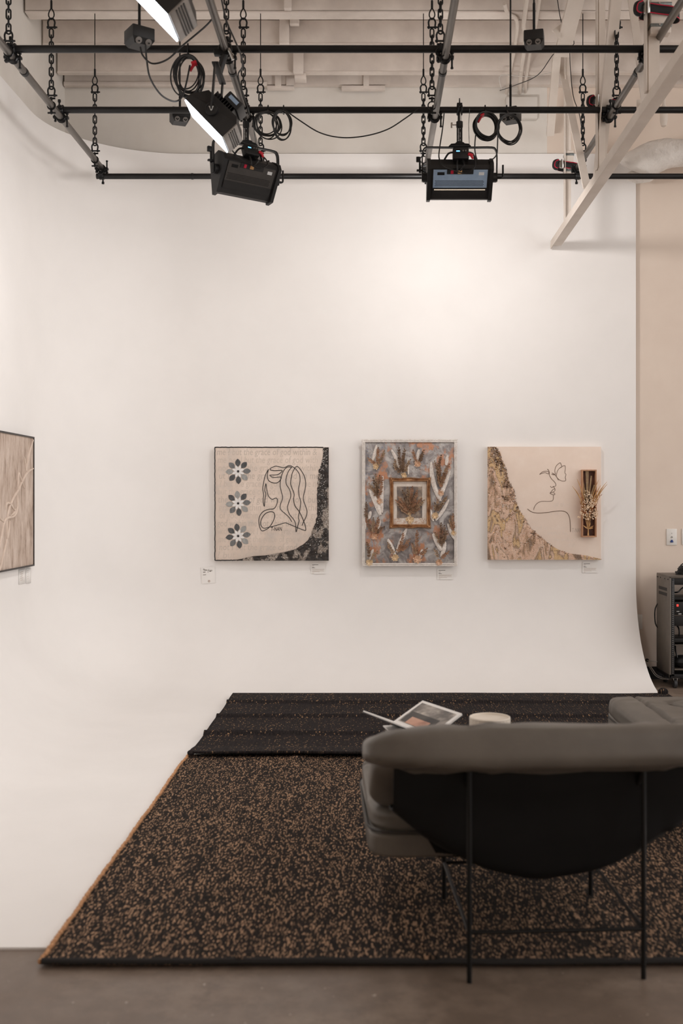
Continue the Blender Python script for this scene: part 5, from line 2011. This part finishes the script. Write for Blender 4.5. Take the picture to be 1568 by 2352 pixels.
# ================================================================== RUGS
def build_rugs():
    x0, x1, y0, y1 = -1.01, 1.385, 3.285, 5.98
    t = thing('woven_rug', 'brown speckled flat-woven rug with tan edge, under the dark leather armchair', 'rug', ((x0 + x1) / 2, (y0 + y1) / 2, .008))

    def z1f(x, y):
        z = .019 + .003 * noise.noise(Vector((x * 2.2, y * 2.2, 0)))
        for cx, h, w in ((-.40, .010, .035), (.19, .016, .030), (.79, .008, .035)):
            dx = x - cx - .012 * noise.noise(Vector((0, y * 1.5, cx)))
            z += h * math.exp(-(dx / w) ** 2) * (1.0 if dx < 0 else .8)
        e = min(y - y0, .12) / .12
        z += .006 * (1 - e) * (.5 + .5 * noise.noise(Vector((x * 3, 0, 8))))
        return z

    def wx(y):
        return .010 * noise.noise(Vector((y * 1.7, 4, 2))) + .006 * noise.noise(Vector((y * 5, 4, 2)))

    def P(i, j):
        y = y0 + (y1 - y0) * j + (.012 * noise.noise(Vector((i * 4, 1, 1))) if j == 0 else 0)
        x = x0 + (x1 - x0) * i + (wx(y) if i in (0, 1) else 0)
        return Vector((x, y, z1f(x, y)))
    b = MB().grid(P, 150, 110)
    o = b.build('weave', 'rug_brown', t, ang=80)
    m = o.modifiers.new('thickness', 'SOLIDIFY')
    m.thickness = .010
    m.offset = -1
    # whip-stitched tan edges
    bead = None
    rnd = random.Random(4)
    for ex in (x0, x1):
        b = MB()
        n = int((y1 - y0) / .013)
        for i in range(n):
            y = y0 + .01 + (y1 - y0 - .02) * i / n
            b.sph((ex + wx(y) + rnd.uniform(-.002, .002) + (-.004 if ex < 0 else .004), y, .018 + rnd.uniform(-.001, .002)), (.009, .0072, .010), 6, 4, (0, 0, R(25)))
        b.build('stitched_edge', 'jute_tan', t, kind='stuff')
    b = MB()
    b.tube([(x0 + (x1 - x0) * i / 60, y0 + .006 + .012 * noise.noise(Vector((i / 60 * 4, 1, 1))), .020 + .003 * noise.noise(Vector((i * .3, 2, 2)))) for i in range(61)], .010, 8)
    b.build('rolled_hem', 'rug_hem', t)

    # dark rug laid across the back
    a0, a1, b0, b1 = -.995, 2.17, 5.905, 7.79
    t = thing('woven_rug', 'near-black ribbed rug with fold creases, laid crosswise at the foot of the backdrop', 'rug', ((a0 + a1) / 2, (b0 + b1) / 2, .03))

    def z2(x, y):
        z = .037 - .013 * min(1, max(0, (y - 5.99) / .12)) + .003 * noise.noise(Vector((x * 1.8, y * 3, 3)))
        for cy, h, w in ((6.41, .028, .045), (6.94, .028, .040), (7.42, .026, .045)):
            yy = cy + .035 * noise.noise(Vector((x * .9, cy, 1)))
            d = y - yy
            z += h * (.75 + .4 * noise.noise(Vector((x * 1.3, cy, 9)))) * math.exp(-(d / (w if d > 0 else w * .6)) ** 2)
        d = y - b0
        z += .004 * math.exp(-(d / .05) ** 2)
        return z

    def P2(i, j):
        y = b0 + (b1 - b0) * j
        if j == 0 or j == 1:
            y += .02 * noise.noise(Vector((i * 5, j * 3, 6)))
        x = a0 + (a1 - a0) * i
        if i == 0 or i == 1:
            x += .012 * noise.noise(Vector((y * 1.6, i * 7, 2)))
        return Vector((x, y, z2(x, y)))
    b = MB().grid(P2, 120, 150)
    o = b.build('weave', 'rug_dark', t, ang=80)
    m = o.modifiers.new('thickness', 'SOLIDIFY')
    m.thickness = .012
    m.offset = -1
    b = MB()
    n = int((a1 - a0) / .016)
    for i in range(n):
        x = a0 + .01 + (a1 - a0 - .02) * i / n
        if rnd.random() < .8:
            b.sph((x, b1 + .02 * noise.noise(Vector(((x - a0) / (a1 - a0) * 5, 3, 6))) + .002, z2(x, b1) + .002), (.008, .008, .008), 6, 4)
    b.build('stitched_edge', 'jute_tan', t, kind='stuff')
    MB().sph((a1 - .03, b1 - .01, .045), (.04, .03, .03), 12, 8).build('turned_corner', 'rug_dark', t)
    MB().sph((a0 + .005, b0 + .01, .042), (.020, .018, .016), 10, 6).build('turned_corner', 'rug_dark', t)



build_rugs()


# ================================================================== ARMCHAIRS
def cushion(name, m, parent, c, size, rot=(0, 0, 0), e=.28, wr=.006, seams=(), seed=0, nx=64, ny=40, channel_axis=1, sag=0.0, wfreq=9, fold=0.0, crown=.10):
    """puffy rounded block; seams: positions (fraction of y extent) of stitched channels on top"""
    M = Euler(rot).to_matrix()
    c = Vector(c)
    hx, hy, hz = [s / 2 for s in size]

    def spow(v, p):
        return math.copysign(abs(v) ** p, v)
    b = MB()
    vs, fs = [], []
    nv = ny
    for j in range(nv + 1):
        ph = -math.pi / 2 + math.pi * j / nv
        for i in range(nx):
            th = 2 * math.pi * i / nx
            x = spow(math.cos(ph), e * 1.3) * spow(math.cos(th), e)
            y = spow(math.cos(ph), e * 1.3) * spow(math.sin(th), e)
            z = spow(math.sin(ph), e * 1.6)
            p = Vector((x * hx, y * hy, z * hz))
            # crown
            p.z *= 1 + crown * (1 - x * x) * (1 - y * y)
            for s in seams:
                d = (y - s) * hy
                if z > .2:
                    p.z -= .022 * math.exp(-(d / .012) ** 2)
                    p.z += .006 * math.exp(-(d / .06) ** 2)
            q = Vector((p.x * wfreq, p.y * wfreq * .6, p.z * wfreq)) + Vector((seed, seed * 2, 0))
            w = wr * (noise.noise(q) + .5 * noise.noise(q * 2.3))
            nrm = Vector((x / max(hx, .01), y / max(hy, .01), z / max(hz, .01))).normalized()
            p += nrm * w
            p.z -= sag * (1 - x * x)
            if fold:
                p += nrm * fold * noise.noise(Vector((p.x * 16, seed, p.y * 2))) * (.4 + .6 * noise.noise(Vector((p.x * 2, 5, 1))))
            vs.append(c + M @ p)
    for j in range(nv):
        for i in range(nx):
            a = j * nx + i
            a2 = j * nx + (i + 1) % nx
            fs.append((a, a2, a2 + nx, a + nx))
    b.add(vs, fs)
    bm_o = b.build(name, m, parent, local=True, ang=75)
    return bm_o


def make_armchair(lab, zf=0.0, hide='leather', base='leather'):
    t = thing('armchair', lab, 'chair', (0, 0, 0), 'leather sling armchairs')
    lx, yr, yf = .264, 0.0, .615
    r = .0078
    for x in (-lx, lx):
        MB().cyl((x, yr, 0), (x, yr, .645), r, 14).build('leg', 'leg_black', t, local=True)
        MB().cyl((x, yf, zf), (x, yf, .285), r, 14).build('leg', 'leg_black', t, local=True)
        MB().cyl((x, yr, .15), (x, yf, .15), r * .8, 10).build('side_stretcher', 'leg_black', t, local=True)
        MB().tube([(x, yr, .645), (x, .12, .50), (x, .34, .285), (x, yf, .277), (x, .86, .275)], r, 10, 4).build('frame_rail', 'leg_black', t, local=True)
    for y in (yr, yf):
        MB().cyl((-lx, y, .15), (lx, y, .15), r * .8, 10).build('cross_stretcher', 'leg_black', t, local=True)
    MB().cyl((-.46, yr + .004, .645), (.46, yr + .004, .645), r, 10).build('top_rail', 'leg_black', t, local=True)
    # leather sling hanging under back and seat
    hw = .487

    def zlow(x):
        u = abs(x) / hw
        return .258 + .225 * u ** 1.9 + .012 * noise.noise(Vector((x * 7, 0, 3)))

    def P(i, j):
        x = -hw + 2 * hw * i
        zl = zlow(x)
        zs = min(zl, .286)
        prof = [(.035, .66), (.055, .58), (.085, .50), (.115, max(zl + .03, .38) if zl < .4 else zl + .01), (.150, zl), (.225, min(zl + .0, zl)), (.28, zs + .002), (.50, zs - .004), (.80, min(zs + .006, .288)), (.90, .288)]
        u = j * (len(prof) - 1)
        k = min(int(u), len(prof) - 2)
        f = u - k
        y = prof[k][0] + (prof[k + 1][0] - prof[k][0]) * f
        z = prof[k][1] + (prof[k + 1][1] - prof[k][1]) * f
        if j > .5:
            x *= 1 - .34 * min(1, (j - .5) / .17)
        return Vector((x, y, z))
    o = MB().grid(P, 48, 36).build('sling', 'sling_black', t, local=True, ang=80)
    m = o.modifiers.new('thickness', 'SOLIDIFY')
    m.thickness = .006
    # rolled top, back cushion, seat cushion
    cushion('head_roll', hide, t, (0, -.035, .709), (1.165, .29, .125), (R(-14), 0, 0), .34, .010, seed=3, wfreq=10, fold=.014)
    cushion('back_cushion', hide, t, (-.02, .225, .575), (1.06, .46, .14), (R(-33), 0, 0), .30, .008, seed=7)
    cushion('seat_base', base, t, (-.085, .62, .334), (.93, .70, .094), (R(2), 0, 0), .16, .004, seed=5)
    sc = cushion('seat_cushion', hide, t, (-.085, .63, .404), (.92, .69, .100), (R(2), 0, 0), .24, .011, seams=(.60, .26, -.10, -.46), seed=11, nx=140, ny=110, crown=.30, fold=.010)
    # piping round the seat cushion and its seams
    hx, hy = .465, .35
    pts = []
    n = 40
    for i in range(n):
        th = 2 * math.pi * i / n
        pts.append((-.085 + hx * math.copysign(abs(math.cos(th)) ** .20, math.cos(th)) * 1.002, .62 + hy * math.copysign(abs(math.sin(th)) ** .20, math.sin(th)) * 1.002, .368))
    MB().tube(pts, .005, 6, 2, closed=True).build('piping', 'leather_seam', sc, local=True)
    return t


ch = make_armchair('dark leather sling armchair on thin black legs, its back turned to the room', .022)
ch.location = (.562, 3.20, .0)
ch.rotation_euler = (0, 0, R(3))
ch2 = make_armchair('leather armchair turned sideways, its puffy channelled seat lit beside the rug edge', 0.0, 'leather', 'leather')
ch2.location = (2.15, 4.97, .008)
ch2.rotation_euler = (0, 0, R(91))


# ================================================================== TABLE, BOOK, CUP
t = thing('side_table', 'low dark wooden table between the two leather armchairs', 'table', (.46, 4.43, 0))
ztab = .450
MB().box((.46, 4.455, ztab - .012), (.78, .48, .024), bev=.004).build('table_top', 'table_wood', t)
for (x, y) in ((.12, 4.26), (.80, 4.26), (.12, 4.64), (.80, 4.64)):
    MB().cyl((x, y, .020), (x, y, ztab - .02), .012, 12).build('leg', 'leg_black', t)
MB().box((.46, 4.26, ztab - .04), (.66, .016, .03)).build('apron', 'table_wood', t, smooth=False)
MB().box((.46, 4.64, ztab - .04), (.66, .016, .03)).build('apron', 'table_wood', t, smooth=False)

# fluted cup
t = thing('fluted_bowl', 'cream fluted ceramic bowl on the low table', 'bowl', (W(1124.5, 1646, 4.45).x, 4.45, ztab))
r0 = 94.6 * 4.45 / F / 2
ztop = W(1124, 1645.5, 4.45).z
hh = ztop - ztab


def flute(a, z):
    return 1 - .022 * abs(math.sin(a * 14)) ** .6 * (1 if z < hh * .93 else .35)


c = (W(1124.5, 1646, 4.45).x, 4.45, ztab + .0005)
b = MB().lathe(c, [(r0 * .80, 0), (r0 * .93, .006), (r0 * .99, hh * .3), (r0, hh * .6), (r0, hh * .92)], 168, flute)
b.build('outer_wall', 'ceramic', t, ang=60)
b = MB().lathe(c, [(r0 * .97, hh * .9), (r0 * .995, hh * .93), (r0 * .985, hh * .985), (r0 * .95, hh), (r0 * .91, hh * .97), (r0 * .89, hh * .8), (r0 * .86, hh * .25), (r0 * .7, hh * .12), (.002, hh * .11)], 72)
b.build('rim_and_inside', 'ceramic', t, ang=60)

# open picture book
A_ = W(903, 1656, 4.68)
T_ = W(970, 1608, 4.85)
R_ = W(1062, 1638.5, 4.55)
B_ = A_ + R_ - T_
Pp = W(833, 1631, 4.52)
Q_ = Pp + (B_ - A_)
t = thing('open_book', 'large open picture book with white page borders on the low table', 'book', ((A_.x + B_.x) / 2, (A_.y + B_.y) / 2, ztab))


def slab(name, p, q, r_, s, nrm_off, th, m, parent):
    p, q, r_, s = [Vector(v) for v in (p, q, r_, s)]
    n = (q - p).cross(s - p).normalized()
    if n.z < 0:
        n = -n
    return MB().prism([v + n * nrm_off for v in (p, q, r_, s)], n * th).build(name, m, parent, smooth=False)


def inset(p, q, r_, s, u0, u1, v0, v1):
    """sub-rectangle of quad p(0,0) q(1,0) r(1,1) s(0,1)"""
    def at(u, v):
        return (p * (1 - u) + q * u) * (1 - v) + (s * (1 - u) + r_ * u) * v
    return at(u0, v0), at(u1, v0), at(u1, v1), at(u0, v1)


slab('cover', A_, T_, R_, B_, -.012, .004, 'book_dark', t)
pg = slab('page_block', *inset(A_, T_, R_, B_, .0, .99, .01, .99), -.008, .008, 'paper', t)
slab('picture_print', *inset(A_, T_, R_, B_, .07, .90, .07, .93), .0002, .0006, 'print_photo', pg)
slab('picture_figure', *inset(A_, T_, R_, B_, .10, .52, .10, .80), .0009, .0004, 'print_dark', pg)
slab('picture_figure', *inset(A_, T_, R_, B_, .08, .34, .24, .70), .0014, .0004, 'print_skin', pg)
slab('cover', A_, Pp, Q_, B_, -.010, .004, 'book_dark', t)
slab('page_block', *inset(A_, Pp, Q_, B_, .0, .99, .01, .99), -.006, .006, 'paper', t)
MB().cyl(A_ + Vector((0, 0, -.011)), B_ + Vector((0, 0, -.011)), .007, 10).build('spine', 'book_dark', t)
# second, closed magazine under the book
t = thing('magazine', 'thin white magazine lying under the open picture book', 'magazine', (.17, 4.52, ztab))
mz = [Vector((.06, 4.67, ztab + .001)), Vector((.20, 4.69, ztab + .001)), Vector((.26, 4.42, ztab + .001)), Vector((.12, 4.40, ztab + .001))]
MB().prism(mz, (0, 0, .004)).build('pages', 'paper', t, smooth=False)
MB().prism([v + Vector((0, 0, .0042)) for v in mz], (0, 0, .0008)).build('front_cover', 'paper', t, smooth=False)
